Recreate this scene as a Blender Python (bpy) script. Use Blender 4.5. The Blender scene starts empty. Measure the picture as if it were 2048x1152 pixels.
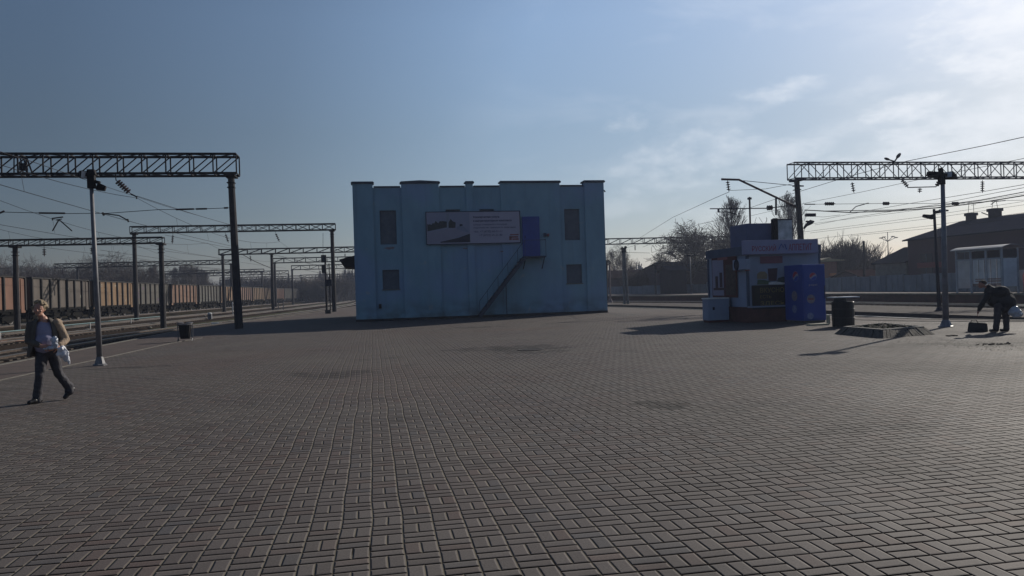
import bpy, bmesh, math, random
from mathutils import Vector, Matrix
R = math.radians
scene = bpy.context.scene
COL = scene.collection
rnd = random.Random(7)

# ------------------------------------------------------------------ camera
FPX = 1540.0                      # focal length in pixels of a 2048 px wide frame
YAW, PITCH, ROLL, CAMH = R(10.3), R(0.15), R(1.8), 1.6
F0 = Vector((math.sin(YAW)*math.cos(PITCH), math.cos(YAW)*math.cos(PITCH), math.sin(PITCH)))
R0 = Vector((math.cos(YAW), -math.sin(YAW), 0))
U0 = R0.cross(F0)
RX = R0*math.cos(ROLL) - U0*math.sin(ROLL)
UX = U0*math.cos(ROLL) + R0*math.sin(ROLL)
CP = Vector((0, 0, CAMH))
cam = bpy.data.cameras.new('camera'); camo = bpy.data.objects.new('camera', cam); COL.objects.link(camo)
camo.matrix_world = Matrix(((RX.x, UX.x, -F0.x, CP.x), (RX.y, UX.y, -F0.y, CP.y), (RX.z, UX.z, -F0.z, CP.z), (0, 0, 0, 1)))
cam.sensor_width = 36; cam.lens = FPX/2048*36; cam.clip_start = 0.1; cam.clip_end = 6000
scene.camera = camo

def ray(px, py): return (F0 + RX*((px-1024)/FPX) + UX*((576-py)/FPX))
def G(px, py, z=0.0):             # point of the level z seen at a pixel
    d = ray(px, py); return CP + d*((z-CAMH)/d.z)
def AY(px, py, Y):                # point of the plane y = Y seen at a pixel
    d = ray(px, py); return CP + d*(Y/d.y)
def AX(px, py, X):
    d = ray(px, py); return CP + d*(X/d.x)

# ------------------------------------------------------------------ sky, sun, exposure
SUN_AZ, SUN_EL = R(52.9), R(25)
w = bpy.data.worlds.new('World'); scene.world = w; w.use_nodes = True
nt = w.node_tree; nt.nodes.clear()
def wn(t, **k):
    n = nt.nodes.new(t)
    for a, b in k.items(): setattr(n, a, b)
    return n
sky = wn('ShaderNodeTexSky', sky_type='NISHITA', sun_disc=False, sun_elevation=SUN_EL, sun_rotation=SUN_AZ,
         air_density=1.0, dust_density=.45, ozone_density=1.0, altitude=100)
tc = wn('ShaderNodeTexCoord'); mp = wn('ShaderNodeMapping'); mp.inputs['Scale'].default_value = (1.0, 1.0, 2.9)
n1 = wn('ShaderNodeTexNoise'); n1.inputs['Scale'].default_value = 5.2; n1.inputs['Detail'].default_value = 7; n1.inputs['Roughness'].default_value = .58
n1.inputs['Distortion'].default_value = .35
cr = wn('ShaderNodeValToRGB'); cr.color_ramp.elements[0].position = .5; cr.color_ramp.elements[1].position = .72
n2 = wn('ShaderNodeTexNoise'); n2.inputs['Scale'].default_value = 1.1; n2.inputs['Detail'].default_value = 2
# clouds gather on the sunny side of the sky
dotn = wn('ShaderNodeVectorMath', operation='DOT_PRODUCT'); dotn.inputs[1].default_value = (math.sin(SUN_AZ), math.cos(SUN_AZ), 0)
mr = wn('ShaderNodeMapRange'); mr.inputs['From Min'].default_value = .66; mr.inputs['From Max'].default_value = 1.0
mu = wn('ShaderNodeMath', operation='MULTIPLY'); mu2 = wn('ShaderNodeMath', operation='MULTIPLY'); mu2.inputs[1].default_value = 1.0
mix = wn('ShaderNodeMix', data_type='RGBA')
mix.inputs[7].default_value = (14.2, 14.6, 15.4, 1)
tint = wn('ShaderNodeMix', data_type='RGBA', blend_type='MULTIPLY'); tint.inputs[0].default_value = 1; tint.inputs[7].default_value = (.985, .985, .975, 1)
bg = wn('ShaderNodeBackground'); bg.inputs['Strength'].default_value = .066
out = wn('ShaderNodeOutputWorld')
L = nt.links.new
L(tc.outputs['Generated'], mp.inputs[0]); L(mp.outputs[0], n1.inputs['Vector']); L(n1.outputs[0], cr.inputs[0])
L(tc.outputs['Generated'], dotn.inputs[0]); L(dotn.outputs['Value'], mr.inputs[0])
def wm(op, a, b=None):
    n = wn('ShaderNodeMath', operation=op)
    for i_, v_ in enumerate((a, b)):
        if v_ is None: continue
        if isinstance(v_, (int, float)): n.inputs[i_].default_value = v_
        else: L(v_, n.inputs[i_])
    return n.outputs[0]
sw = wn('ShaderNodeSeparateXYZ'); L(tc.outputs['Generated'], sw.inputs[0])
azn = wm('ARCTAN2', sw.outputs[0], sw.outputs[1]); eln = wm('ARCSINE', sw.outputs[2])
n3 = wn('ShaderNodeTexNoise'); n3.inputs['Scale'].default_value = 17; n3.inputs['Detail'].default_value = 8; n3.inputs['Roughness'].default_value = .6
mp3 = wn('ShaderNodeMapping'); mp3.inputs['Scale'].default_value = (1, 1, 2.2); L(tc.outputs['Generated'], mp3.inputs[0]); L(mp3.outputs[0], n3.inputs['Vector'])
nz3 = wm('MULTIPLY', wm('SUBTRACT', n3.outputs[0], .5), 7.5)
tot = None
# soft puffs of cloud standing in these directions (azimuth, elevation), with their angular sizes
for (cpx, cpy, wpx, hpx, kk) in ((1572, 178, 70, 20, .5), (1830, 216, 80, 22, .6), (1265, 243, 50, 20, .35), (1395, 305, 120, 45, .38), (1580, 302, 95, 22, .42), (1740, 172, 50, 14, .3),
                                (1900, 275, 150, 42, .5), (2040, 235, 120, 40, .5), (1760, 312, 110, 22, .42), (2060, 30, 150, 75, .85), (1320, 372, 90, 18, .3), (1240, 345, 60, 14, .25), (1480, 225, 60, 16, .18), (2120, 330, 120, 40, .5), (1680, 260, 90, 16, .22), (1100, 430, 260, 22, .14)):
    dv = ray(cpx, cpy).normalized(); az0 = math.atan2(dv.x, dv.y); el0 = math.asin(dv.z)
    dx_ = wm('DIVIDE', wm('SUBTRACT', azn, az0), wpx/FPX*.9); dy_ = wm('DIVIDE', wm('SUBTRACT', wm('SUBTRACT', eln, el0), wm('MULTIPLY', wm('SUBTRACT', azn, az0), .10)), hpx/FPX)
    dd_ = wm('ADD', wm('ADD', wm('MULTIPLY', dx_, dx_), wm('MULTIPLY', dy_, dy_)), nz3)
    mm_ = wn('ShaderNodeMapRange', interpolation_type='SMOOTHSTEP'); mm_.inputs[1].default_value = 2.1; mm_.inputs[2].default_value = -1.3; mm_.inputs[3].default_value = 0; mm_.inputs[4].default_value = kk; L(dd_, mm_.inputs[0])
    tot = mm_.outputs[0] if tot is None else wm('MAXIMUM', tot, mm_.outputs[0])
L(cr.outputs[0], mu.inputs[0]); L(mr.outputs[0], mu.inputs[1]); mu_h = wm('MULTIPLY', mu.outputs[0], .35); L(wm('MAXIMUM', mu_h, tot), mu2.inputs[0])
def ramp3(src, a, b, stops):
    m_ = wn('ShaderNodeMapRange'); m_.inputs['From Min'].default_value = a; m_.inputs['From Max'].default_value = b; L(src, m_.inputs[0])
    c = wn('ShaderNodeValToRGB'); e = c.color_ramp.elements
    while len(e) < len(stops): e.new(.5)
    for el, (p_, col_) in zip(e, stops): el.position = p_; el.color = (*[v/2 for v in col_], 1)
    L(m_.outputs[0], c.inputs[0]); return c.outputs[0]
sepw = wn('ShaderNodeSeparateXYZ'); L(tc.outputs['Generated'], sepw.inputs[0])
azr = ramp3(dotn.outputs['Value'], -1, 1, ((0, (.55, .6, .68)), (.55, (.50, .52, .56)), (.64, (.56, .57, .60)), (.75, (.74, .75, .78)), (.86, (1.08, 1.10, 1.14)), (1, (1.04, 1.05, 1.08))))
elr = ramp3(sepw.outputs[2], 0, .4, ((0, (.62, .63, .82)), (.25, (.80, .80, .88)), (.5, (1, 1, 1.02)), (.82, (1.34, 1.36, 1.38)), (1, (1.4, 1.42, 1.45))))
mA = wn('ShaderNodeVectorMath', operation='MULTIPLY'); mB = wn('ShaderNodeVectorMath', operation='MULTIPLY'); mC = wn('ShaderNodeVectorMath', operation='SCALE'); mC.inputs['Scale'].default_value = 4
L(azr, mA.inputs[0]); L(elr, mA.inputs[1]); L(mA.outputs[0], mC.inputs[0]); L(sky.outputs[0], mB.inputs[0]); L(mC.outputs[0], mB.inputs[1])
L(mB.outputs[0], tint.inputs[6]); L(tint.outputs[2], mix.inputs[6]); L(mu2.outputs[0], mix.inputs[0])
L(mix.outputs[2], bg.inputs[0]); L(bg.outputs[0], out.inputs[0])
sl = bpy.data.lights.new('sun', 'SUN'); sl.energy = 4.0; sl.angle = R(.55); sl.color = (1, .93, .82)
so = bpy.data.objects.new('sun', sl); COL.objects.link(so)
SD = Vector((math.sin(SUN_AZ)*math.cos(SUN_EL), math.cos(SUN_AZ)*math.cos(SUN_EL), math.sin(SUN_EL)))
so.rotation_mode = 'QUATERNION'; so.rotation_quaternion = SD.to_track_quat('Z', 'Y')
so.location = (30, 20, 40)
vs = scene.view_settings
vs.view_transform = 'Standard'; vs.look = 'None'; vs.gamma = 1; vs.exposure = 0.0; vs.use_curve_mapping = False
scene.cycles.max_bounces = 6

# ------------------------------------------------------------------ materials
MATS = {}
def mat(name, col, rough=.7, var=.25, scale=3.0, bump=.0, bscale=40, metal=0, spec=.4, col2=None, objcol=False, detail=6, stretch=None, band=(.32, .68)):
    if name in MATS: return MATS[name]
    m = bpy.data.materials.new(name); m.use_nodes = True; MATS[name] = m
    t = m.node_tree; b = t.nodes['Principled BSDF']
    b.inputs['Roughness'].default_value = rough; b.inputs['Metallic'].default_value = metal
    b.inputs['Specular IOR Level'].default_value = spec
    geo = t.nodes.new('ShaderNodeNewGeometry'); src = geo.outputs['Position']
    if stretch:
        mpn = t.nodes.new('ShaderNodeMapping'); mpn.inputs['Scale'].default_value = stretch
        t.links.new(src, mpn.inputs[0]); src = mpn.outputs[0]
    n = t.nodes.new('ShaderNodeTexNoise'); n.inputs['Scale'].default_value = scale; n.inputs['Detail'].default_value = detail; n.inputs['Roughness'].default_value = .62
    t.links.new(src, n.inputs['Vector'])
    r = t.nodes.new('ShaderNodeMapRange'); r.inputs['From Min'].default_value = band[0]; r.inputs['From Max'].default_value = band[1]
    t.links.new(n.outputs[0], r.inputs[0])
    mx = t.nodes.new('ShaderNodeMix'); mx.data_type = 'RGBA'
    c2 = col2 if col2 else tuple(c*(1-var) for c in col)
    c1 = col if col2 else tuple(min(1, c*(1+var*.5)) for c in col)
    mx.inputs[6].default_value = (*c2, 1); mx.inputs[7].default_value = (*c1, 1)
    t.links.new(r.outputs[0], mx.inputs[0])
    o = mx.outputs[2]
    if objcol:
        oi = t.nodes.new('ShaderNodeObjectInfo'); m2 = t.nodes.new('ShaderNodeMix'); m2.data_type = 'RGBA'; m2.blend_type = 'MULTIPLY'; m2.inputs[0].default_value = 1
        t.links.new(oi.outputs['Color'], m2.inputs[6]); t.links.new(o, m2.inputs[7]); o = m2.outputs[2]
    t.links.new(o, b.inputs['Base Color'])
    if bump:
        nb = t.nodes.new('ShaderNodeTexNoise'); nb.inputs['Scale'].default_value = bscale; nb.inputs['Detail'].default_value = 4
        t.links.new(src, nb.inputs['Vector'])
        bn = t.nodes.new('ShaderNodeBump'); bn.inputs['Strength'].default_value = bump; bn.inputs['Distance'].default_value = .03
        t.links.new(nb.outputs[0], bn.inputs['Height']); t.links.new(bn.outputs[0], b.inputs['Normal'])
    return m

def paving_mat():
    m = bpy.data.materials.new('paving_blocks'); m.use_nodes = True
    t = m.node_tree; b = t.nodes['Principled BSDF']; L = t.links.new
    def M(op, a, c=None, d=None):
        n = t.nodes.new('ShaderNodeMath'); n.operation = op
        for i, v in enumerate((a, c, d)):
            if v is None: continue
            if isinstance(v, (int, float)): n.inputs[i].default_value = v
            else: L(v, n.inputs[i])
        return n.outputs[0]
    def N(scale, detail=3, vec=None, dist=0):
        n = t.nodes.new('ShaderNodeTexNoise'); n.inputs['Scale'].default_value = scale; n.inputs['Detail'].default_value = detail; n.inputs['Distortion'].default_value = dist
        L(vec or geo.outputs['Position'], n.inputs['Vector']); return n
    def ramp(v, a, c):
        n = t.nodes.new('ShaderNodeMapRange'); n.interpolation_type = 'SMOOTHSTEP'; n.inputs[1].default_value = a; n.inputs[2].default_value = c; L(v, n.inputs[0]); return n.outputs[0]
    def MIX(f, a, c, mode='MIX'):
        n = t.nodes.new('ShaderNodeMix'); n.data_type = 'RGBA'; n.blend_type = mode
        for s, v in ((0, f), (6, a), (7, c)):
            if isinstance(v, (int, float)): n.inputs[s].default_value = v
            elif isinstance(v, tuple): n.inputs[s].default_value = (*v, 1)
            else: L(v, n.inputs[s])
        return n.outputs[2]
    geo = t.nodes.new('ShaderNodeNewGeometry')
    sp = t.nodes.new('ShaderNodeSeparateXYZ'); L(geo.outputs['Position'], sp.inputs[0])
    wob = N(.38, 2); ws = t.nodes.new('ShaderNodeSeparateColor'); L(wob.outputs['Color'], ws.inputs[0])
    wob2 = N(2.6, 2); ws2 = t.nodes.new('ShaderNodeSeparateColor'); L(wob2.outputs['Color'], ws2.inputs[0])
    m_ = .21
    x = M('ADD', sp.outputs[0], M('ADD', M('MULTIPLY', ws.outputs[0], .10), M('MULTIPLY', ws2.outputs[0], .012)))
    y = M('ADD', sp.outputs[1], M('ADD', M('MULTIPLY', ws.outputs[1], .10), M('MULTIPLY', ws2.outputs[1], .012)))
    u = M('DIVIDE', x, m_); v = M('DIVIDE', y, m_)
    iu = M('FLOOR', u); iv = M('FLOOR', v); fu = M('FRACT', u); fv = M('FRACT', v)
    par = M('FLOORED_MODULO', M('ADD', iu, iv), 2.0)
    ip = M('SUBTRACT', 1.0, par)
    a = M('ADD', M('MULTIPLY', fu, ip), M('MULTIPLY', fv, par))
    c = M('ADD', M('MULTIPLY', fv, ip), M('MULTIPLY', fu, par))
    a2 = M('MULTIPLY', a, 2.0); fa = M('FRACT', a2); ia = M('FLOOR', a2)
    da = M('MULTIPLY', M('MINIMUM', fa, M('SUBTRACT', 1.0, fa)), m_/2)
    db = M('MULTIPLY', M('MINIMUM', c, M('SUBTRACT', 1.0, c)), m_)
    dxx = M('ADD', M('MULTIPLY', da, ip), M('MULTIPLY', db, par)); dyy = M('ADD', M('MULTIPLY', db, ip), M('MULTIPLY', da, par))
    d = M('MINIMUM', dxx, M('MULTIPLY', dyy, .55))
    # joint width varies a little with place
    jw = M('ADD', M('MULTIPLY', N(1.3, 2).outputs[0], .0055), .0001)
    jm = t.nodes.new('ShaderNodeMapRange'); jm.interpolation_type = 'SMOOTHSTEP'
    L(d, jm.inputs[0]); L(jw, jm.inputs[1]); L(M('ADD', jw, .0035), jm.inputs[2])
    block = jm.outputs[0]
    # per-block id
    cb = t.nodes.new('ShaderNodeCombineXYZ'); L(iu, cb.inputs[0]); L(iv, cb.inputs[1]); L(M('ADD', ia, M('MULTIPLY', par, 3.0)), cb.inputs[2])
    wn_ = t.nodes.new('ShaderNodeTexWhiteNoise'); L(cb.outputs[0], wn_.inputs['Vector'])
    rs = t.nodes.new('ShaderNodeSeparateColor'); L(wn_.outputs['Color'], rs.inputs[0])
    base = MIX(rs.outputs[0], (.088, .074, .069), (.118, .101, .094))
    base = MIX(M('MULTIPLY', ramp(rs.outputs[1], .82, .99), .4), base, (.115, .070, .058))
    base = MIX(M('MULTIPLY', ramp(rs.outputs[2], .85, 1.0), .4), base, (.066, .072, .082))
    # red-brown worn bands across the square
    band = ramp(N(.09, 3, dist=.6).outputs[0], .48, .68)
    base = MIX(M('MULTIPLY', band, .62), base, (.115, .080, .068))
    big = N(.35, 5); base = MIX(M('MULTIPLY', ramp(big.outputs[0], .35, .72), .5), base, (.13, .118, .106))
    fine = N(70, 4); base = MIX(.45, base, MIX(fine.outputs[0], (.35, .35, .35), (1.45, 1.45, 1.45)), 'MULTIPLY') if False else base
    fm = t.nodes.new('ShaderNodeMapRange'); fm.inputs[1].default_value = .2; fm.inputs[2].default_value = .8; fm.inputs[3].default_value = .72; fm.inputs[4].default_value = 1.25
    L(fine.outputs[0], fm.inputs[0])
    gc = t.nodes.new('ShaderNodeCombineColor')
    for i in range(3): L(fm.outputs[0], gc.inputs[i])
    base = MIX(1.0, base, gc.outputs[0], 'MULTIPLY')
    # stains: scattered, and the known dark spots
    st = ramp(N(.8, 7, dist=.5).outputs[0], .57, .76)
    base = MIX(M('MULTIPLY', st, .5), base, (.038, .034, .03))
    for (px, py, rx, ry, k) in ((1050, 700, 1.2, 1.5, .6), (1305, 812, .42, .45, .7), (1010, 697, 1.9, 1.0, .5), (660, 750, .9, .8, .5), (1720, 860, 1.1, .3, .45),
                                (1985, 690, 1.0, .6, .7), (1840, 690, 1.6, .5, .5), (950, 655, 1.3, .8, .5), (270, 735, 1.2, .25, .7)):
        p = G(px, py)
        dx = M('DIVIDE', M('SUBTRACT', x, p.x+.13), rx); dy = M('DIVIDE', M('SUBTRACT', y, p.y+.13), ry)
        rr = M('ADD', M('MULTIPLY', dx, dx), M('MULTIPLY', dy, dy))
        rr = M('ADD', rr, M('MULTIPLY', M('SUBTRACT', N(2.2, 6).outputs[0], .5), 4.6))
        base = MIX(M('MULTIPLY', M('SUBTRACT', 1.0, ramp(rr, .3, 1.1)), k), base, (.028, .025, .023))
    jcol = MIX(ramp(N(.22, 3).outputs[0], .52, .72), (.006, .0055, .0055), (.05, .044, .036))
    # joints running along the platform are painted pale on its left part, as sunlit joint sides
    ydir = M('LESS_THAN', dxx, M('MULTIPLY', dyy, .6)); sand = M('MULTIPLY', ramp(M('ADD', x, M('MULTIPLY', N(.3, 3).outputs[0], 2.5)), 3.6, 1.9), ydir)  # sand: mask of the joints painted pale as sunlit sides
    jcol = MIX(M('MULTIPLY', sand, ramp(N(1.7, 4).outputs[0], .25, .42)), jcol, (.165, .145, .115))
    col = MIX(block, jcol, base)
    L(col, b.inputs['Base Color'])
    rg = M('ADD', M('MULTIPLY', big.outputs[0], .3), .65); L(rg, b.inputs['Roughness'])
    L(M('MULTIPLY', block, .17), b.inputs['Specular IOR Level'])
    hh = M('ADD', M('ADD', M('MULTIPLY', block, .004), M('MULTIPLY', ramp(d, .001, .015), .007)), M('ADD', M('MULTIPLY', rs.outputs[0], .0016), M('MULTIPLY', fine.outputs[0], .0012)))
    # each block is tipped a little
    hh = M('ADD', hh, M('MULTIPLY', M('MULTIPLY', M('SUBTRACT', rs.outputs[1], .5), a), .004))
    hh = M('ADD', hh, M('MULTIPLY', M('MULTIPLY', M('SUBTRACT', rs.outputs[2], .5), c), .004))
    bn = t.nodes.new('ShaderNodeBump'); bn.inputs['Strength'].default_value = .9; bn.inputs['Distance'].default_value = 1.0
    L(hh, bn.inputs['Height']); L(bn.outputs[0], b.inputs['Normal'])
    return m
M_PAVE = paving_mat()
M_ASPH = mat('asphalt_strip', (.115, .088, .078), .9, .3, 1.5, .5, 60, spec=.2, col2=(.08, .066, .06))
M_KERB = mat('kerb_concrete', (.135, .125, .108), .9, .35, 4, .4, 30)
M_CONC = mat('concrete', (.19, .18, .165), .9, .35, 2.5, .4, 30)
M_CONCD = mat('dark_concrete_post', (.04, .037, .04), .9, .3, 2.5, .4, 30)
M_GRAV = mat('yard_gravel', (.045, .036, .027), 1, .4, .5, .8, 6, spec=0, col2=(.03, .028, .018), detail=12)
M_BALL = mat('ballast', (.046, .036, .03), 1, .4, 14, 1.0, 12, spec=0, col2=(.02, .017, .015), detail=8)
M_GRASS = mat('dry_grass', (.08, .075, .035), 1, .4, 1.2, 1.0, 10, spec=.1, col2=(.035, .038, .018), detail=10)
M_SLEEP = mat('sleeper_concrete', (.115, .098, .083), .95, .4, 3, .3, 30, spec=.05, col2=(.04, .034, .03))
M_RAIL = mat('rail_steel', (.22, .17, .14), .35, .3, 8, metal=.7)
M_RAILT = mat('rail_head', (.62, .6, .58), .28, .1, 8, metal=1)
M_STEEL = mat('dark_steel', (.022, .02, .022), .8, .3, 6, spec=.15)
M_STEELB = mat('blue_grey_steel', (.035, .037, .055), .8, .3, 6, spec=.15)
M_INS = mat('insulator_glaze', (.05, .03, .03), .25, .2, 6)
M_POLE = mat('grey_painted_pole', (.17, .165, .175), .55, .25, 5, metal=.1)
M_WHITE = mat('white_paint', (.72, .72, .70), .6, .2, 5)
M_BLACK = mat('black_plastic', (.02, .02, .022), .5, .2, 8)
M_WALL = mat('teal_rendered_wall', (.24, .395, .49), .9, .25, .7, .35, 16, col2=(.185, .31, .40), detail=10, stretch=(1, 1, .45))
def wall_stains(m):
    t = m.node_tree; b = t.nodes['Principled BSDF']; L = t.links.new; src = b.inputs['Base Color'].links[0].from_socket
    geo = t.nodes.new('ShaderNodeNewGeometry')
    def nz(sc, st, a, c, det=6):
        mp_ = t.nodes.new('ShaderNodeMapping'); mp_.inputs['Scale'].default_value = st; L(geo.outputs['Position'], mp_.inputs[0])
        n = t.nodes.new('ShaderNodeTexNoise'); n.inputs['Scale'].default_value = sc; n.inputs['Detail'].default_value = det; L(mp_.outputs[0], n.inputs['Vector'])
        r_ = t.nodes.new('ShaderNodeMapRange'); r_.inputs[1].default_value = a; r_.inputs[2].default_value = c; L(n.outputs[0], r_.inputs[0]); return r_.outputs[0]
    def mx(f, k, col, a):
        mu_ = t.nodes.new('ShaderNodeMath'); mu_.operation = 'MULTIPLY'; L(f, mu_.inputs[0]); mu_.inputs[1].default_value = k
        q = t.nodes.new('ShaderNodeMix'); q.data_type = 'RGBA'; L(mu_.outputs[0], q.inputs[0]); L(a, q.inputs[6]); q.inputs[7].default_value = (*col, 1); return q.outputs[2]
    o = mx(nz(.22, (1, 1, 1), .5, .62, 3), .6, (.24, .33, .52), src)             # bluer overpainted areas
    o = mx(nz(1.0, (3.2, 3.2, .12), .55, .75, 8), .25, (.15, .20, .22), o)         # rain streaks
    o = mx(nz(1.6, (1, 1, 1), .66, .70, 8), .5, (.34, .40, .42), o)                # flaked spots
    sp_ = t.nodes.new('ShaderNodeSeparateXYZ'); L(geo.outputs['Position'], sp_.inputs[0])
    low = t.nodes.new('ShaderNodeMapRange'); low.inputs[1].default_value = 1.3; low.inputs[2].default_value = 0; L(sp_.outputs[2], low.inputs[0])
    mm = t.nodes.new('ShaderNodeMath'); mm.operation = 'MULTIPLY'; L(low.outputs[0], mm.inputs[0]); L(nz(1.1, (1, 1, 1.6), .38, .62, 8), mm.inputs[1])
    o = mx(mm.outputs[0], .75, (.10, .12, .11), o)                                  # damp, dirt splash at the foot
    L(o, b.inputs['Base Color'])
wall_stains(M_WALL)
M_WALLR = mat('teal_repaint_patch', (.13, .215, .36), .9, .15, .7, .3, 16)
M_CAP = mat('parapet_metal', (.05, .065, .095), .7, .3, 4)
M_BRD = mat('window_boarding', (.12, .14, .175), .8, .35, 2.2, .3, 20, col2=(.075, .10, .13))
M_DOOR = mat('cobalt_door_paint', (.035, .07, .30), .5, .15, 3)
M_STAIR = mat('stair_steel', (.035, .05, .085), .6, .3, 4)
M_SIGNW = mat('banner_white', (.38, .36, .46), .6, .06, 2)
M_RED = mat('faded_red', (.26, .10, .10), .6, .2, 5)
M_BARK = mat('bark', (.10, .08, .065), .95, .35, 8)
M_TWIG = mat('twigs', (.075, .058, .05), .95, .3, 6)
M_TWIG2 = mat('dense_twigs', (.05, .038, .036), .95, .3, 6)

# ------------------------------------------------------------------ mesh helpers
class MB:
    def __init__(s): s.v = []; s.f = []; s.mi = []; s.cur = 0
    def add(s, vs, fs):
        o = len(s.v); s.v += [tuple(p) for p in vs]
        for f in fs: s.f.append(tuple(i+o for i in f)); s.mi.append(s.cur)
        return s
    def box(s, c, d, rz=0, taper=1.0):
        cx, cy, cz = c; a, b, h = d[0]/2, d[1]/2, d[2]/2
        vs = []
        for z, k in ((-h, 1), (h, taper)):
            for x, y in ((-a, -b), (a, -b), (a, b), (-a, b)):
                X, Y = x*k, y*k
                vs.append((cx+X*math.cos(rz)-Y*math.sin(rz), cy+X*math.sin(rz)+Y*math.cos(rz), cz+z))
        return s.add(vs, [(3, 2, 1, 0), (4, 5, 6, 7), (0, 1, 5, 4), (1, 2, 6, 5), (2, 3, 7, 6), (3, 0, 4, 7)])
    def bb(s, x0, x1, y0, y1, z0, z1): return s.box(((x0+x1)/2, (y0+y1)/2, (z0+z1)/2), (abs(x1-x0), abs(y1-y0), abs(z1-z0)))
    def bar(s, p, q, w, h=None):
        p = Vector(p); q = Vector(q); d = q-p
        if d.length < 1e-6: return s
        d.normalize(); h = h or w
        up = Vector((0, 0, 1)) if abs(d.z) < .95 else Vector((0, 1, 0))
        a = d.cross(up).normalized(); b = a.cross(d)
        vs = [P + a*(i*w/2) + b*(j*h/2) for P in (p, q) for i, j in ((-1, -1), (1, -1), (1, 1), (-1, 1))]
        return s.add(vs, [(3, 2, 1, 0), (4, 5, 6, 7), (0, 1, 5, 4), (1, 2, 6, 5), (2, 3, 7, 6), (3, 0, 4, 7)])
    def tube(s, pts, rs, n=8, cap=True):
        pts = [Vector(p) for p in pts]
        if not isinstance(rs, (list, tuple)): rs = [rs]*len(pts)
        o = len(s.v); m = len(pts); ref = None
        for i, p in enumerate(pts):
            d = (pts[min(i+1, m-1)]-pts[max(i-1, 0)]).normalized()
            if ref is None: ref = Vector((0, 0, 1)) if abs(d.z) < .9 else Vector((1, 0, 0))
            a = d.cross(ref)
            if a.length < 1e-4: a = d.cross(Vector((0, 1, 0)))
            a.normalize(); b = a.cross(d); 
            for k in range(n):
                t = 2*math.pi*k/n; s.v.append(tuple(p + (a*math.cos(t)+b*math.sin(t))*rs[i]))
        for i in range(m-1):
            for k in range(n):
                k2 = (k+1) % n; s.f.append((o+i*n+k, o+i*n+k2, o+(i+1)*n+k2, o+(i+1)*n+k)); s.mi.append(s.cur)
        if cap and n > 2:
            s.f.append(tuple(o+k for k in range(n))[::-1]); s.mi.append(s.cur)
            s.f.append(tuple(o+(m-1)*n+k for k in range(n))); s.mi.append(s.cur)
        return s
    def lathe(s, base, axis, prof, n=12):   # prof: (distance along axis, radius)
        base = Vector(base); axis = Vector(axis).normalized()
        ref = Vector((1, 0, 0)) if abs(axis.x) < .8 else Vector((0, 1, 0))
        a = axis.cross(ref).normalized(); b = axis.cross(a); o = len(s.v)
        for t, r in prof:
            for k in range(n):
                q = 2*math.pi*k/n; s.v.append(tuple(base+axis*t+(a*math.cos(q)+b*math.sin(q))*max(r, 1e-4)))
        for i in range(len(prof)-1):
            for k in range(n):
                k2 = (k+1) % n; s.f.append((o+i*n+k, o+i*n+k2, o+(i+1)*n+k2, o+(i+1)*n+k)); s.mi.append(s.cur)
        s.f.append(tuple(o+k for k in range(n))); s.mi.append(s.cur)
        s.f.append(tuple(o+(len(prof)-1)*n+k for k in range(n))); s.mi.append(s.cur)
        return s
    def ell(s, c, r, n=14, m=9, mtx=None):
        c = Vector(c); vs = []
        for i in range(m+1):
            t = math.pi*i/m
            for k in range(n):
                q = 2*math.pi*k/n; p = Vector((r[0]*math.sin(t)*math.cos(q), r[1]*math.sin(t)*math.sin(q), r[2]*math.cos(t)))
                if mtx: p = mtx @ p
                vs.append(c+p)
        fs = []
        for i in range(m):
            for k in range(n):
                fs.append((i*n+k, (i+1)*n+k, (i+1)*n+(k+1) % n, i*n+(k+1) % n))
        return s.add(vs, fs)
    def cap(s, p, q, r0, r1, n=10):         # tapered capsule
        p = Vector(p); q = Vector(q); d = q-p; Ln = d.length; d.normalize()
        pr = [(-r0*math.cos(t), r0*math.sin(t)) for t in (0.01, .5, 1.0, 1.5)]
        pr += [(Ln+r1*math.sin(t), r1*math.cos(t)) for t in (0.07, .55, 1.05, 1.55)]
        return s.lathe(p, d, pr, n)
    def prism(s, poly, y0, y1, ax='y'):     # outline (x,z) pushed along y (or (y,z) along x, (x,y) along z)
        n = len(poly)
        f3 = {'y': lambda a, b, t: (a, t, b), 'x': lambda a, b, t: (t, a, b), 'z': lambda a, b, t: (a, b, t)}[ax]
        vs = [f3(a, b, y0) for a, b in poly]+[f3(a, b, y1) for a, b in poly]
        fs = [tuple(range(n))[::-1], tuple(range(n, 2*n))]+[(i, (i+1) % n, n+(i+1) % n, n+i) for i in range(n)]
        return s.add(vs, fs)
    def quad(s, a, b, c, d): return s.add([a, b, c, d], [(0, 1, 2, 3)])
    def build(s, name, m=None, parent=None, local=False, smooth=False, bevel=0):
        me = bpy.data.meshes.new(name)
        vs = s.v
        if parent is not None and not local:
            inv = parent.matrix_basis.inverted() if parent.parent is None else (parent.parent.matrix_basis @ parent.matrix_basis).inverted()
            vs = [tuple(inv @ Vector(p)) for p in vs]
        me.from_pydata(vs, [], s.f)
        if m is not None:
            for q in (m if isinstance(m, (list, tuple)) else [m]): me.materials.append(q)
        if any(s.mi): me.polygons.foreach_set('material_index', s.mi)
        bm = bmesh.new(); bm.from_mesh(me); bmesh.ops.recalc_face_normals(bm, faces=bm.faces[:]) if len(bm.faces) < 60000 else None; bm.to_mesh(me); bm.free()
        if smooth: me.polygons.foreach_set('use_smooth', [True]*len(me.polygons))
        o = bpy.data.objects.new(name, me); COL.objects.link(o)
        if parent is not None: o.parent = parent
        if bevel:
            b = o.modifiers.new('bevel', 'BEVEL'); b.width = bevel; b.segments = 2; b.limit_method = 'ANGLE'
        return o
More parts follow.
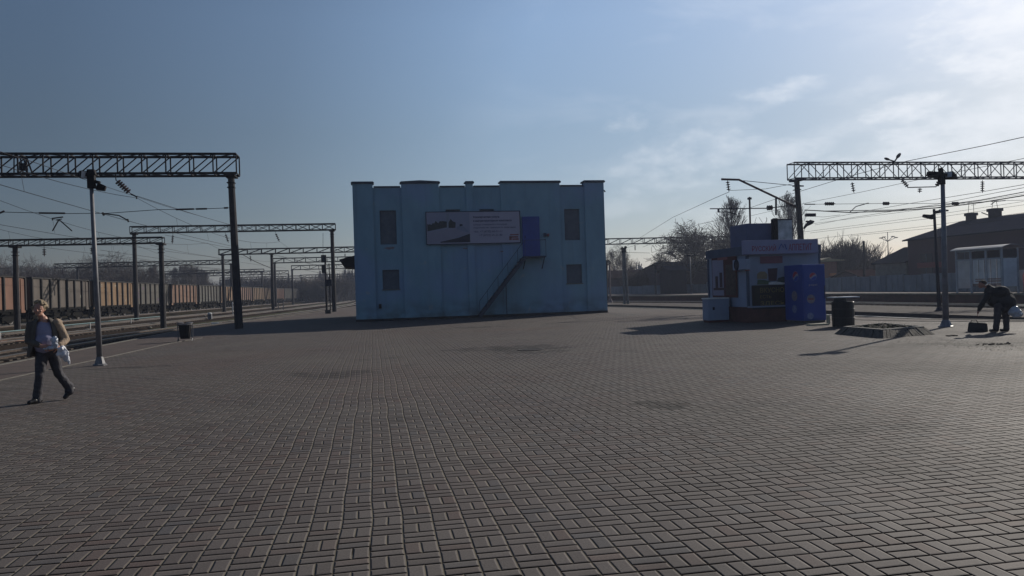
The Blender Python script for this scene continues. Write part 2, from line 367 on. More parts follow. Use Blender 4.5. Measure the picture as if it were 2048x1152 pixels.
def tag(o, label=None, cat=None, group=None, kind=None):
    if label: o['label'] = label
    if cat: o['category'] = cat
    if group: o['group'] = group
    if kind: o['kind'] = kind
    return o
def thing(name, label, cat, loc=(0, 0, 0), rz=0, group=None):
    o = bpy.data.objects.new(name, None); COL.objects.link(o); o.location = loc; o.rotation_euler = (0, 0, rz); o.empty_display_size = .2
    o.matrix_basis = Matrix.Translation(Vector(loc)) @ Matrix.Rotation(rz, 4, 'Z')
    return tag(o, label, cat, group)
def dup(root, loc, rz=0, label=None, group=None, scale=None, color=None):
    def cp(o, par):
        c = o.copy(); COL.objects.link(c); c.parent = par
        if color: c.color = color
        for ch in o.children: cp(ch, c)
        return c
    r = cp(root, None)
    s = scale or (1, 1, 1)
    r.matrix_basis = Matrix.Translation(Vector(loc)) @ Matrix.Rotation(rz, 4, 'Z') @ Matrix.Diagonal((*s, 1))
    if label: r['label'] = label
    if group: r['group'] = group
    return r
def text(s, m, parent, x0, x1, zc, h, y, name='lettering', ext=.004, bold=0, face='-y'):
    """lettering on a wall that faces -y: fits the width x0..x1, height h, in world coordinates"""
    cu = bpy.data.curves.new(name, 'FONT'); cu.body = s; cu.align_x = 'LEFT'; cu.extrude = ext; cu.offset = bold; cu.resolution_u = 3
    to = bpy.data.objects.new(name+'_src', cu); COL.objects.link(to); bpy.context.view_layer.update()
    me = bpy.data.meshes.new_from_object(to.evaluated_get(bpy.context.evaluated_depsgraph_get()))
    bpy.data.objects.remove(to)
    if not me.vertices: return None
    xs = [v.co.x for v in me.vertices]; ys = [v.co.y for v in me.vertices]
    sx = (x1-x0)/max(1e-6, max(xs)-min(xs)); sz = h/max(1e-6, max(ys)-min(ys)); mnx = min(xs); cy_ = (max(ys)+min(ys))/2
    inv = (parent.matrix_basis if parent.parent is None else parent.parent.matrix_basis @ parent.matrix_basis).inverted()
    for v in me.vertices:
        if face == '-y': v.co = inv @ Vector((x0+(v.co.x-mnx)*sx, y-v.co.z, zc+(v.co.y-cy_)*sz))
        else: v.co = inv @ Vector((y-v.co.z, x0+(v.co.x-mnx)*sx, zc+(v.co.y-cy_)*sz))   # wall facing -x, text runs along y
    me.materials.clear(); me.materials.append(m)
    o = bpy.data.objects.new(name, me); COL.objects.link(o); o.parent = parent
    return o
def interp(pts, Y):
    if Y <= pts[0][1]: return pts[0][0]
    for (x0, y0), (x1, y1) in zip(pts, pts[1:]):
        if Y <= y1: return x0+(x1-x0)*(Y-y0)/(y1-y0)
    (x0, y0), (x1, y1) = pts[-2:]
    return x1+(x1-x0)/(y1-y0)*(Y-y1)

# ------------------------------------------------------------------ ground, platforms, tracks
def sheet(name, poly, z, m, thick=None, mside=None):
    b = MB(); n = len(poly)
    if thick is None:
        b.add([(x, y, z) for x, y in poly], [tuple(range(n))])
    else:
        b.prism(poly, z-thick, z, 'z')
    o = b.build(name, m if mside is None else [m, mside])
    if mside is not None:
        for p in o.data.polygons: p.material_index = 0 if p.normal.z > .5 else 1
    o['kind'] = 'structure'; return o
g = MB(); g.add([(-3000, -60, -.5), (3000, -60, -.5), (3000, 4500, -.5), (-3000, 4500, -.5)], [(0, 1, 2, 3)])
tag(g.build('ground', M_GRAV), kind='structure')
LE = [(-10.2, -12), (-10.2, 44), (-9.1, 54.5), (-7.3, 65.4), (-5.5, 81), (-2.5, 112)]
RE = [(25, -12), (22.8, 22), (20.9, 26.5), (20.3, 45), (18.8, 61), (15.5, 82), (12, 112)]
sheet('station_platform', LE + RE[::-1], -.012, M_ASPH, .5, M_CONC)
LP = [(G(0, 761).x-.3, -12)]+[(G(*p).x, G(*p).y) for p in ((0, 761), (78, 744), (182, 722), (300, 696), (345, 686))]+[(-7.0, 44), (-5.5, 62)]
RP = [(24.6, -12), (22.3, 21.5), (20.6, 23.2), (19.3, 25.2), (18, 30), (16.5, 37), (14.6, 45.5), (14.6, 62)]
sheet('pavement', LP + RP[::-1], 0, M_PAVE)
def ribbon(name, pts, wd, z0, z1, m, cut=None):
    b = MB()
    for (x0, y0), (x1, y1) in zip(pts, pts[1:]):
        d = Vector((x1-x0, y1-y0)).normalized(); n = Vector((d.y, -d.x))*wd/2
        b.prism([(x0-n.x, y0-n.y), (x0+n.x, y0+n.y), (x1+n.x, y1+n.y), (x1-n.x, y1-n.y)], z0, z1, 'z')
    o = b.build(name, m); o['kind'] = 'structure'; return o
ribbon('kerb_strip_west', LP[:-2]+[(-7.05, 34)], .05, -.02, .018, M_KERB)
ribbon('kerb_strip_east', RP[1:5], .09, -.02, .018, M_KERB)
ribbon('platform_edge_west', [(x+.10, y) for x, y in LE], .16, -.02, .008, M_KERB)
ribbon('platform_edge_east', [(x-.16, y) for x, y in RE], .26, -.02, .008, M_KERB)

TA = [(-13.7, -12), (-13.7, 44), (-12.6, 54.5), (-10.9, 65.4), (-9.1, 81), (-6.2, 112), (-3.5, 160), (-1, 400)]
TB = [(-19.0, -12), (-19.0, 48), (-17.6, 65), (-15.0, 90), (-11.5, 130), (-7.5, 200), (-4, 400)]
TC = [(-23.9, -12), (-23.9, 60), (-21.5, 100), (-17.5, 160), (-13, 260), (-9, 400)]
TD = [(-28.5, -12), (-28.5, 98), (-27.3, 125), (-25.2, 175), (-21.8, 255), (-17, 340), (-13, 420)]
TR1 = [(24.8, -12), (24.6, 20), (22.6, 27), (22.2, 45), (20.8, 61), (17.6, 82), (14, 112), (9, 300)]
TR2 = [(36.8, -12), (36.6, 60), (32.5, 76), (28.2, 98), (24, 130), (15, 300)]
def track(label, pts, zr=-.17, step=.62, y0=-10, y1=260, slp=150):
    base = zr-.19
    t = thing('railway_track', label, 'railway track', (interp(pts, y0), y0, base)); t['kind'] = 'structure'
    ys = []; y = y0
    while y < y1: ys.append(y); y += 4
    P = [(interp(pts, y), y) for y in ys]
    bd = MB()
    for (x0, ya), (x1, yb) in zip(P, P[1:]):
        for wd0, wd1, za, zb in ((3.9, 2.9, -.5, base+.05),):
            vs = [(x0-wd0/2, ya, za), (x0-wd1/2, ya, zb), (x0+wd1/2, ya, zb), (x0+wd0/2, ya, za), (x1-wd0/2, yb, za), (x1-wd1/2, yb, zb), (x1+wd1/2, yb, zb), (x1+wd0/2, yb, za)]
            bd.add(vs, [(0, 1, 5, 4), (1, 2, 6, 5), (2, 3, 7, 6)])
    o = bd.build('ballast_bed', M_BALL, t)
    for s in (-.76, .76):
        rl = MB()
        for (x0, ya), (x1, yb) in zip(P, P[1:]):
            rl.cur = 0; rl.bar((x0+s, ya, zr-.09), (x1+s, yb, zr-.09), .035, .14); rl.bar((x0+s, ya, zr-.155), (x1+s, yb, zr-.155), .14, .02)
            rl.cur = 1; rl.bar((x0+s, ya, zr-.018), (x1+s, yb, zr-.018), .07, .036)
        rl.build('rail', [M_RAIL, M_RAILT], t)
    sb = MB(); y = max(y0, 12); r = random.Random(3)
    while y < min(y1, slp):
        x = interp(pts, y)+r.uniform(-.03, .03); sb.box((x, y, base+.045), (2.6, .26, .1), r.uniform(-.02, .02)); y += step
    so_ = sb.build('sleepers', M_SLEEP, t); so_['kind'] = 'stuff'
    return t
track('first rusty track left of the paved platform, beside its kerb', TA)
track('second track from the left platform edge, with pale sleepers', TB)
track('third track, between the pale turquoise pipe and the freight train', TC, slp=90)
track('track under the freight train', TD, zr=.10, y1=400, slp=60)
track('dark track right beside the platform edge behind the kiosk', TR1, y1=300, slp=100)
track('track along the high brick-faced platform', TR2, y1=300, slp=80)
# embankment below the train
b = MB()
ys = list(range(-12, 420, 12))
for ya, yb in zip(ys, ys[1:]):
    x0, x1 = interp(TD, ya), interp(TD, yb)
    b.add([(x0+4.4, ya, -.52), (x0+2.6, ya, -.12), (x0-60, ya, -.10), (x1+4.4, yb, -.52), (x1+2.6, yb, -.12), (x1-60, yb, -.10)], [(0, 1, 4, 3), (1, 2, 5, 4)])
tag(b.build('embankment', M_GRAV), kind='structure')
# grassy wedges of ground
sheet('grass_verge', [(-16.6, 60), (-15.2, 80), (-10.5, 118), (-7, 118), (-8.2, 95), (-10.5, 76), (-12.9, 62)], -.43, M_GRASS)
sheet('far_meadow', [(-60, 170), (-10, 150), (20, 118), (60, 200), (60, 500), (-60, 500)], -.46, M_GRASS)
# middle and far platforms on the right
MPn = [(27.0, -12), (26.4, 45), (24.0, 72), (20.2, 92), (15, 120)]
MPf = [(33.3, -12), (33.2, 48), (30.0, 70), (25.5, 92), (17, 120)]
sheet('middle_platform', MPn+MPf[::-1], -.2, mat('worn_dark_asphalt', (.08, .066, .06), .95, .4, .8, .5, 40, spec=.1, col2=(.05, .042, .04)), .3, M_CONCD)
FPn = [(39.2, -12), (39.6, 42), (40.2, 58), (36.0, 76), (31.2, 98), (26, 130), (20, 170)]
FPf = [(51, -12), (52, 60), (50, 84), (42, 122), (30, 172)]
M_BRKD = mat('dark_red_brick', (.085, .04, .036), .9, .3, 2, .4, 30, col2=(.05, .027, .025))
sheet('far_platform', FPn+FPf[::-1], .36, M_ASPH, .86, M_BRKD)
ribbon('far_platform_edge', [(x+.12, y) for x, y in FPn], .55, .30, .42, M_KERB)

# ------------------------------------------------------------------ station building
YB = 46.5
def fb(px, py, y=YB): p = AY(px, py, y); return p.x, p.z
bx0 = fb(712, 500)[0]; bx1 = fb(1208, 500)[0]
ZT = fb(775, 374)[1]; ZC = fb(725, 365)[1]
bld = thing('station_building', 'teal two-storey rendered building with stepped parapet, boarded windows and blue upper door', 'building', (bx0, YB, 0))
BD = 13.0
wall = MB()
opens = []
def rect(px0, py0, px1, py1):
    a = fb(px0, py0); c = fb(px1, py1); return a[0], c[0], c[1], a[1]
W = [rect(759, 421, 794, 488.6), rect(764.7, 540, 799.4, 578), rect(1128, 418, 1160.6, 480), rect(1132.5, 529, 1165, 566), rect(891, 419, 921.7, 470), rect(958.6, 418.5, 989.7, 470)]
xs = sorted({bx0+.02, bx1-.02, *[v for q in W for v in q[:2]]}); zs = sorted({-.02, ZT-.04, *[v for q in W for v in q[2:]]})
for i in range(len(xs)-1):
    for j in range(len(zs)-1):
        cx, cz = (xs[i]+xs[i+1])/2, (zs[j]+zs[j+1])/2
        if any(q[0] < cx < q[1] and q[2] < cz < q[3] for q in W): continue
        wall.quad((xs[i], YB, zs[j]), (xs[i+1], YB, zs[j]), (xs[i+1], YB, zs[j+1]), (xs[i], YB, zs[j+1]))
for q in W:
    d = .14; x0, x1, z0, z1 = q
    wall.quad((x0, YB, z0), (x0, YB, z1), (x0, YB+d, z1), (x0, YB+d, z0)); wall.quad((x1, YB, z0), (x1, YB, z1), (x1, YB+d, z1), (x1, YB+d, z0))
    wall.quad((x0, YB, z0), (x1, YB, z0), (x1, YB+d, z0), (x0, YB+d, z0)); wall.quad((x0, YB, z1), (x1, YB, z1), (x1, YB+d, z1), (x0, YB+d, z1))
wall.quad((bx0+.02, YB, -.02), (bx0+.02, YB+BD, -.02), (bx0+.02, YB+BD, ZT-.04), (bx0+.02, YB, ZT-.04))
wall.quad((bx1-.02, YB, -.02), (bx1-.02, YB+BD, -.02), (bx1-.02, YB+BD, ZT-.04), (bx1-.02, YB, ZT-.04))
wall.quad((bx0+.02, YB+BD, -.02), (bx1-.02, YB+BD, -.02), (bx1-.02, YB+BD, ZT-.04), (bx0+.02, YB+BD, ZT-.04))
wall.build('wall', M_WALL, bld)
rf = MB(); rf.bb(bx0+.1, bx1-.1, YB+.25, YB+BD-.1, ZT-.7, ZT-.5); rf.build('roof', M_CAP, bld)
for q in W:
    x0, x1, z0, z1 = q; fr = MB(); 
    fr.bb(x0+.004, x1-.004, YB+.135, YB+.16, z0+.004, z1-.004); wo = fr.build('window', M_BRD, bld)
    s = MB(); s.bb(x0+.02, x0+.07, YB+.115, YB+.134, z0+.02, z1-.02); s.bb(x1-.07, x1-.02, YB+.115, YB+.134, z0+.02, z1-.02)
    s.bb(x0+.072, x1-.072, YB+.115, YB+.134, z1-.07, z1-.02); s.bb(x0+.072, x1-.072, YB+.115, YB+.134, z0+.02, z0+.06)
    s.build('frame', M_BRD, wo)
    if z1 < ZT-2.2:
        c = MB(); c.bb(x0-.05, x1+.05, YB-.05, YB+.10, z0-.05, z0-.001); c.build('sill', M_CONC, bld)
for (a, c, base_out) in ((706, 746, .16), (803, 878, .13), (932, 946, .10), (1001, 1119, .12), (1168, 1204, .16)):
    xa, xc = fb(a, 400)[0], fb(c, 400)[0]
    if a == 706: xa = bx0-.1
    if a == 1168: xc = bx1+.06
    p = MB(); y0 = YB-base_out
    if a == 932:
        p.bb(xa, xc, y0, YB-.003, -.02, ZC-.1)
    elif a in (706, 1168):
        # corner piers, slightly battered towards the foot
        e = .0
        p.bb(xa, xc, y0, YB+.45, -.02, ZC-.1)
    else:
        p.bb(xa, xc, y0, YB-.003, -.02, ZC-.1)
    p.build('pilaster', M_WALL, bld)
    if a in (803, 1001, 932): 
        p = MB(); p.bb(xa, xc, YB-.002, YB+.24, ZT-.035, ZC-.1); p.build('parapet', M_WALL, bld)
    k = MB(); zc = ZC-.099
    pr = [(xa-.07, zc), (xc+.07, zc), (xc+.09, zc+.06), (xc+.02, zc+.13)]
    if a == 803: pr += [((xa+xc)/2, zc+.19)]
    pr += [(xa-.02, zc+.13), (xa-.09, zc+.06)]
    k.prism(pr, y0-.07, YB+.3 if a not in (706, 1168) else YB+.5); k.build('parapet_cap', M_CAP, bld)
for a, c in ((747, 802), (879, 931), (947, 1000), (1120, 1167)):
    xa, xc = fb(a, 400)[0]+.02, fb(c, 400)[0]-.02
    k = MB(); k.bb(xa, xc, YB-.06, YB+.25, ZT-.035, ZT+.05); k.build('parapet_cap', M_CAP, bld)
k = MB(); k.bb(bx0-.04, bx0+.25, YB+.55, YB+BD, ZT-.038, ZT+.05); k.build('parapet_cap', M_CAP, bld); k = MB(); k.bb(bx1-.25, bx1+.04, YB+.55, YB+BD, ZT-.038, ZT+.05); k.build('parapet_cap', M_CAP, bld)
# slightly bluer repainted upper right patch (real overpainting of the render)
x0, z0 = fb(1090, 470); x1, z1 = fb(1126, 382)
# rain pipe stub, cable, plinth
k = MB(); k.tube([(bx1+.05, YB+.8, ZT-.2), (bx1+.35, YB+.7, ZT-.22), (bx1+.42, YB+.7, ZT-.32)], .045); k.build('rain_spout', M_STEEL, bld)
k = MB(); xx = fb(1173, 500)[0]; k.tube([(xx, YB-.04, ZT-.3), (xx+.02, YB-.05, 4), (xx-.01, YB-.05, .1)], .018, 6); k.build('cable', M_STEEL, bld)
k = MB(); xx = fb(938, 500)[0]
k = MB(); xx = fb(1009, 500)[0]; k.bb(xx-.02, xx+.02, YB-.17, YB-.123, .1, fb(1009, 566)[1]); k.build('drain_pipe', M_STAIR, bld)
k = MB(); k.bb(bx0-.11, bx1+.07, YB-.19, YB-.165, -.02, .14); k.build('plinth', M_CONCD, bld)
x0, z0 = fb(758, 617); x1, z1 = fb(763, 608); k = MB(); k.bb(x0, x1, YB-.1, YB-.002, z0, z1); k.build('socket_box', M_STEEL, bld)
# chipped render below a window: pinkish patch
for (px, py, rx, rz) in ((780, 496, .34, .09), (1003, 503, .12, .06), (930, 497, .18, .05)):
    x, z = fb(px, py); k = MB(); r = random.Random(px)
    k.add([(x+math.cos(t*.45)*rx*r.uniform(.6, 1.1), YB-.004 if px < 900 else YB-.124 if px > 1000 else YB-.004, z+math.sin(t*.45)*rz*r.uniform(.5, 1.2)) for t in range(14)], [tuple(range(14))]); k.build('bare_render_patch', mat('bare_render', (.24, .20, .22), .9, .3, 6), bld)
# side canopy on the left, behind
yc = YB+8
p = [AY(678, 519, yc), AY(716, 507, yc), AY(716, 537, yc), AY(688, 534, yc)]
k = MB(); k.prism([(p[0].x, p[0].z), (bx0+.3, p[1].z), (bx0+.3, p[3].z-.1), (p[3].x, p[3].z)], yc, yc+4.5); k.build('canopy', M_STEEL, bld)
# upper door with landing and stair
x0, z1 = fb(1042.5, 434); x1, z0 = fb(1079, 513)
yd = YB-.12
dr = MB(); dr.bb(x0, x1, yd-.16, yd-.003, z0+.02, z1); door = dr.build('door', M_DOOR, bld, bevel=.01)
h = MB(); h.bb(x0+.12, x0+.16, yd-.2, yd-.161, (z0+z1)/2-.1, (z0+z1)/2+.05); h.build('handle', M_STEEL, door)
h = MB()
for a in range(5): h.bb(x0+.08+a*.23, x0+.085+a*.23+.012, yd-.166, yd-.1605, z0+.1, z1-.08)
h.build('door_rib', M_DOOR, door)
st = thing('outside_staircase', 'steel stair with thin handrail climbing the teal wall to the blue door', 'staircase', (fb(958, 629)[0], YB-.7, 0))
SW0, SW1 = YB-1.05, YB-.2
land = MB(); land.bb(x0-.05, x1+.2, SW0, SW1, z0-.09, z0); land.build('landing', M_STAIR, st)
P0 = fb(956, 631); P1 = (x0-.04, z0-.02)
n = 17
for yy in (SW0+.02, SW1-.02):
    k = MB(); k.bar((P0[0], yy, .08), (P1[0], yy, P1[1]-.08), .05, .17); k.build('stringer', M_STAIR, st)
for i in range(n):
    t = (i+.5)/n; k = MB(); x = P0[0]+(P1[0]-P0[0])*t; z = .08+(P1[1]-.08)*t; k.bb(x-.13, x+.13, SW0+.05, SW1-.05, z-.02, z+.015); k.build('tread', M_STAIR, st)
k = MB(); hy = SW0+.02; H0 = (P0[0]-.02, .95+.05); H1 = (P1[0], P1[1]+.98)
k.tube([(H0[0], hy, .0), (H0[0], hy, H0[1]), (H1[0], hy, H1[1]), (x1+.18, hy, H1[1])], .018, 6)
for t in (.17, .4, .62, .84, 1): 
    x = P0[0]+(P1[0]-P0[0])*t; z = .08+(P1[1]-.08)*t; k.tube([(x, hy, z-.05), (x, hy, z+.95)], .014, 6)
k.tube([(x1+.18, hy, z0-.06), (x1+.18, hy, z0+1)], .016, 6); k.tube([(x1+.18, hy, z0+1), (x1+.18, SW1, z0+1)], .016, 6)
k.build('handrail', M_STAIR, st)
for xx in (x0, x1+.1): k = MB(); k.bar((xx, SW0+.1, z0-.08), (xx, SW1+.05, z0-.75), .05); k.build('bracket', M_STAIR, st)
fx, fz = fb(1090, 470); sb_ = thing('wall_lamp', 'small rusty lamp box on the teal wall right of the blue door', 'lamp', (fx, YB-.12, fz))
k = MB(); k.box((fx-.05, YB-.2, fz), (.16, .14, .22)); k.build('housing', M_STAIR, sb_, bevel=.01); k = MB(); k.lathe((fx+.06, YB-.2, fz), (1, 0, -.15), [(0, .06), (.1, .1), (.14, .1), (.16, .02)]); k.build('lamp_shade', M_RED, sb_)

# billboard
TL, BR_ = fb(852, 426), fb(1039, 485)
sp = thing('wall_billboard', 'wide faded advertising banner with railway photo and phone numbers on the teal wall', 'billboard', (TL[0], YB-.2, BR_[1]))
x0, z1 = TL; x1, z0 = BR_; yb = YB-.24
k = MB(); k.bb(x0, x1, yb, YB-.17, z0, z1); k.build('panel', M_SIGNW, sp)
k = MB(); k.bb(x0-.05, x1+.05, yb-.012, yb+.03, z1+.001, z1+.05); k.bb(x0-.05, x1+.05, yb-.012, yb+.03, z0-.05, z0-.001); k.bb(x0-.05, x0-.001, yb-.012, yb+.03, z0, z1); k.bb(x1+.001, x1+.05, yb-.012, yb+.03, z0, z1); k.build('frame', M_STAIR, sp)
xm = fb(939, 450)[0]; wdt = xm-x0; hgt = z1-z0
def bp(u, v): return (x0+.03+u*(wdt-.05), z0+.03+v*(hgt-.06))
def patch(name, uv, m, off):
    k = MB(); k.add([(bp(u, v)[0], yb-off, bp(u, v)[1]) for u, v in uv], [tuple(range(len(uv)))]); return k.build(name, m, sp)
M_PH1 = mat('print_sky', (.27, .28, .38), .6, .05); M_PH2 = mat('print_trees', (.05, .055, .06), .6, .3, 8); M_PH3 = mat('print_train', (.28, .27, .35), .6, .06, 3)
M_PH4 = mat('print_ballast', (.035, .035, .055), .6, .2, 8); M_INK = mat('print_ink', (.07, .07, .13), .6, .1)
patch('printed_photo', [(0, 0), (1, 0), (1, 1), (0, 1)], M_PH1, .003)
r = random.Random(5)
patch('printed_treeline', [(0, .40), (.46, .52)]+[(.46-.46*i/14, .66+.08*r.random()-(.06 if i > 8 else 0)) for i in range(15)], M_PH2, .005)
patch('printed_mast', [(.45, .5), (.52, .5), (.52, .98), (.45, .98)], mat('print_mast', (.25, .27, .33), .6, .1), .0045)
patch('printed_tree', [(.5, .5), (.66, .5), (.67, .68), (.6, .72), (.55, .8), (.5, .66)], M_PH2, .006)
patch('printed_train', [(0, .02), (0, .36), (.3, .43), (.62, .5), (.68, .46), (.95, .3), (.5, .12)], M_PH3, .007)
patch('printed_trackside', [(.3, .02), (1, .02), (1, .30), (.72, .17), (.3, .05)], M_PH4, .008)
patch('printed_front', [(.68, .5), (.8, .62), (.9, .5), (.98, .34), (.7, .44)], mat('print_front', (.22, .24, .33), .6, .1), .0075)
patch('printed_number', [(.76, .62), (.83, .62), (.83, .56), (.76, .55)], M_PH4, .009)
for i, (s, u0, u1, v, hh, bo) in enumerate((('Коммерческие услуги', .06, .59, .83, .085, .03), ('в инфраструктурном комплексе', .06, .84, .71, .085, .03), ('аренда помещений и площадей', .06, .74, .59, .06, 0), ('подробная информация по телефонам', .06, .92, .49, .06, 0),
                           ('тел. +7 (4732) 65-51-11', .06, .64, .36, .085, 0), ('+7 (4732) 65-21-40', .17, .64, .24, .085, 0))):
    a = xm+.02+(x1-xm)*u0; c = xm+(x1-xm)*u1; text(s, M_INK, sp, a, c, z0+hgt*v, hgt*hh, yb-.004, 'printed_line', bold=bo)
for (u0, u1, v0, v1) in ((.80, .97, .23, .27), (.78, .96, .15, .20), (.84, .97, .08, .13), (.78, .83, .08, .2)):
    k = MB(); k.bb(xm+(x1-xm)*u0, xm+(x1-xm)*u1, yb-.006, yb-.001, z0+hgt*v0, z0+hgt*v1); k.build('red_emblem', M_RED, sp)

# ------------------------------------------------------------------ trusses, gantries
def truss(mb, p, q, h, wd, bay, t=.07, brace='z', flip=False):
    p = Vector(p); q = Vector(q); d = q-p; Ln = d.length; d.normalize(); n = max(2, round(Ln/bay)); side = Vector((d.y, -d.x, 0)).normalized()*wd/2
    up = Vector((0, 0, h))
    pt = lambda i, s, k: p+d*(Ln*i/n)+side*s+up*k
    for s in (-1, 1):
        for k in (0, 1): mb.bar(pt(0, s, k), pt(n, s, k), t*1.35)
        for i in range(n+1): mb.bar(pt(i, s, 0), pt(i, s, 1), t*.75)
        for i in range(n):
            c = brace
            if c == 'x' or (c == 'mx' and i > n*.45): mb.bar(pt(i, s, 0), pt(i+1, s, 1), t*.55); mb.bar(pt(i, s, 1), pt(i+1, s, 0), t*.55)
            else:
                f = (i % 2 == 0) if c == 'w' else (not flip)
                if f: mb.bar(pt(i, s, 0), pt(i+1, s, 1), t*.6)
                else: mb.bar(pt(i, s, 1), pt(i+1, s, 0), t*.6)
    for i in range(n+1):
        for k in (0, 1): mb.bar(pt(i, -1, k), pt(i, 1, k), t*.6)
    for i in range(n):
        for k in (0, 1):
            mb.bar(pt(i, -1 if i % 2 else 1, k), pt(i+1, 1 if i % 2 else -1, k), t*.5)
def post(mb, x, y, z0, z1, r0=.19, r1=.14, lean=0):
    mb.tube([(x, y, z0), (x+lean*.5, y, (z0+z1)/2), (x+lean, y, z1)], [r0, (r0+r1)/2, r1], 10)
def insul(mb, p, q, n=4, r=.13):
    p = Vector(p); q = Vector(q); d = q-p; Ln = d.length; pr = [(0, .02), (Ln*.08, .02)]
    for i in range(n):
        a = Ln*(.1+.8*i/n); w_ = Ln*.8/n; pr += [(a, .035), (a+w_*.25, r), (a+w_*.45, r*.95), (a+w_*.6, .04)]
    pr += [(Ln*.92, .02), (Ln, .02)]
    mb.lathe(p, d, pr, 10)
def gantry(label, Y, x0, x1, z, h, wd, bay, posts, t=.07, brace='z', zb=-.5, m=None, ins=(), flip=False, group=None, r=.17, insl=.9):
    m = m or M_STEEL
    g_ = thing('catenary_gantry', label, 'gantry', (posts[0][0], Y, zb), group=group)
    k = MB(); truss(k, (x0, Y, z), (x1, Y, z), h, wd, bay, t, brace, flip); k.build('truss', m, g_)
    for (px_, lean) in posts:
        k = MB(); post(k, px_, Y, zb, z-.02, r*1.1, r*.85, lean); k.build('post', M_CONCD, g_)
        k = MB(); k.box((px_+lean, Y, z-.09), (.55, wd+.1, .12)); k.box((px_+lean, Y, z-.45), (.4, .4, .05)); k.box((px_+lean, Y, z-.7), (.38, .38, .05)); k.build('post_head', m, g_)
    for xi, dz, sl_ in ins:
        k = MB(); k.bar((xi, Y, z), (xi+sl_*.15, Y, z-.25), .03); insul(k, (xi+sl_*.15, Y, z-.22), (xi+sl_, Y, z-.2-dz), 4, .13); k.build('insulator', M_INS, g_, smooth=False)
    return g_
# nearest, left
Y1 = G(478, 657).y
zt = AY(461, 349, Y1).z; xr = AY(476, 340, Y1).x; pb = G(478, 657)
th = AY(461, 311, Y1).z-zt
G1 = gantry('nearest left steel truss gantry, its dark post standing on the shaded platform', Y1, -42, xr, zt, th, 1.0, 1.18, [(pb.x, AY(462, 350, Y1).x-pb.x), (-40.5, 0)], .085, 'z', -.01, r=.2)
def pix_tube(o, pts, Y, rr, name, m, n=6, mb=None):
    k = mb or MB(); k.tube([AY(a, c, Y) for a, c in pts], rr, n); 
    return k.build(name, m, o) if mb is None else k
k = MB(); insul(k, AY(232, 360, Y1), AY(262, 388, Y1), 6, .17); k.build('insulator', M_INS, G1)
k = MB(); k.bar(AY(231, 345, Y1), AY(232, 361, Y1), .04); k.bar(AY(262, 388, Y1), AY(274, 394, Y1), .07); k.bar(AY(274, 392, Y1), AY(273, 398, Y1), .05); k.build('hanger', M_STEEL, G1)
k = MB(); k.tube([AY(463, 415.5, Y1), AY(410, 417.5, Y1), AY(350, 419, Y1), AY(320, 419, Y1), AY(215, 426.5, Y1), AY(130, 427, Y1), AY(0, 424, Y1), (-40.5, Y1, AY(0, 424, Y1).z+.3)], .017, 5); k.build('cross_wire', M_STEEL, G1)
for a, c in (((352, 419), (388, 418)), ((392, 418), (414, 417.5)), ((78, 426), (130, 426.5)), ((448, 416), (456, 415.6)), ((0, 426), (9, 422))):
    k = MB(); k.tube([AY(*a, Y1), AY(*c, Y1)], .05, 6); k.build('insulator', M_INS, G1)
k = MB(); k.tube([AY(207, 427, Y1), AY(238, 431, Y1), AY(256, 441, Y1)], .035, 6); k.bar(AY(205, 425, Y1), AY(208, 431, Y1), .09); k.bar(AY(255, 438, Y1), AY(257, 444, Y1), .07); k.build('registration_arm', M_STEEL, G1)
k = MB(); k.bar(AY(104, 437, Y1), AY(126, 434, Y1), .06); k.bar(AY(105, 436, Y1), AY(105, 441, Y1), .05); k.bar(AY(112, 440, Y1), AY(124, 438, Y1), .04); k.bar(AY(118, 439, Y1), AY(105, 462, Y1), .05); k.bar(AY(118, 439, Y1), AY(144, 462, Y1), .05); k.build('section_insulator', M_STEEL, G1)
k = MB()
for i in range(5): k.bar(AY(28+i*9, 345, Y1-.5), AY(28+i*6, 312, Y1+.5), .06)
k.box(AY(47, 334, Y1), (.3, .3, .35)); k.build('splice_frame', M_STEEL, G1)
# others: planes found from where truss undersides meet the sky
def pg(label, Y, pxl, pyl, pxr, pyr, hpx, posts, bay=1.6, t=.085, brace='z', zb=-.5, ins=(), group='distant gantries', r=.17, m=None, flip=False, insl=.9):
    a = AY(pxl, pyl, Y); c = AY(pxr, pyr, Y); z = (a.z+c.z)/2; h = abs(AY(pxl, pyl-hpx, Y).z-a.z)
    ps = [(AY(q, (pyl+pyr)/2, Y).x, 0) for q in posts]
    il = [(AY(q, pyl, Y).x, insl, s) for q, s in ins]
    return gantry(label, Y, a.x, c.x, z, h, .7, bay, ps, t, brace, zb, m, il, flip, group, r)
pg('second gantry, carried by a post beside the railway signal', 79, 262, 467, 671, 459, 12.5, (268, 664), 1.3, .075, 'mx', zb=-.5, ins=((346, -.1), (450, .3), (550, .4)), r=.21)
pg('left gantry in front of the freight wagons with two posts', 60, -10, 490, 327, 488, 11.5, (30, 322), 1.0, .06, 'z', ins=((88, 0), (182, .1)), r=.19, insl=.6)
pg('third gantry running behind the teal building', 116, 438, 509, 900, 500, 10, (445, 543, 900), 1.9, .11, 'mx', ins=((500, .1), (690, 0)), r=.22)
pg('wide gantry above the far wagons, ending behind the nearest gantry post', 150, 110, 537.5, 465, 527, 8.5, (155, 462), 2.0, .11, 'x', ins=((125, -.1), (360, 0)), r=.22)
pg('gantry beginning left of the signal, fourth in depth', 152, 546, 527, 760, 520, 9, (549, 760), 2.0, .12, 'w', r=.24)
pg('fifth gantry in depth behind the signal', 190, 583, 540, 780, 534, 8, (584, 780), 2.2, .13, 'w', r=.26)
pg('distant gantry over the train with a post near the yellow roof', 205, 286, 548, 528, 546, 6, (288, 524), 2.4, .13, 'w', r=.24)
pg('distant gantry ending above the last wagons', 235, 330, 552, 577, 550, 7, (577,), 2.6, .14, 'x', r=.24)
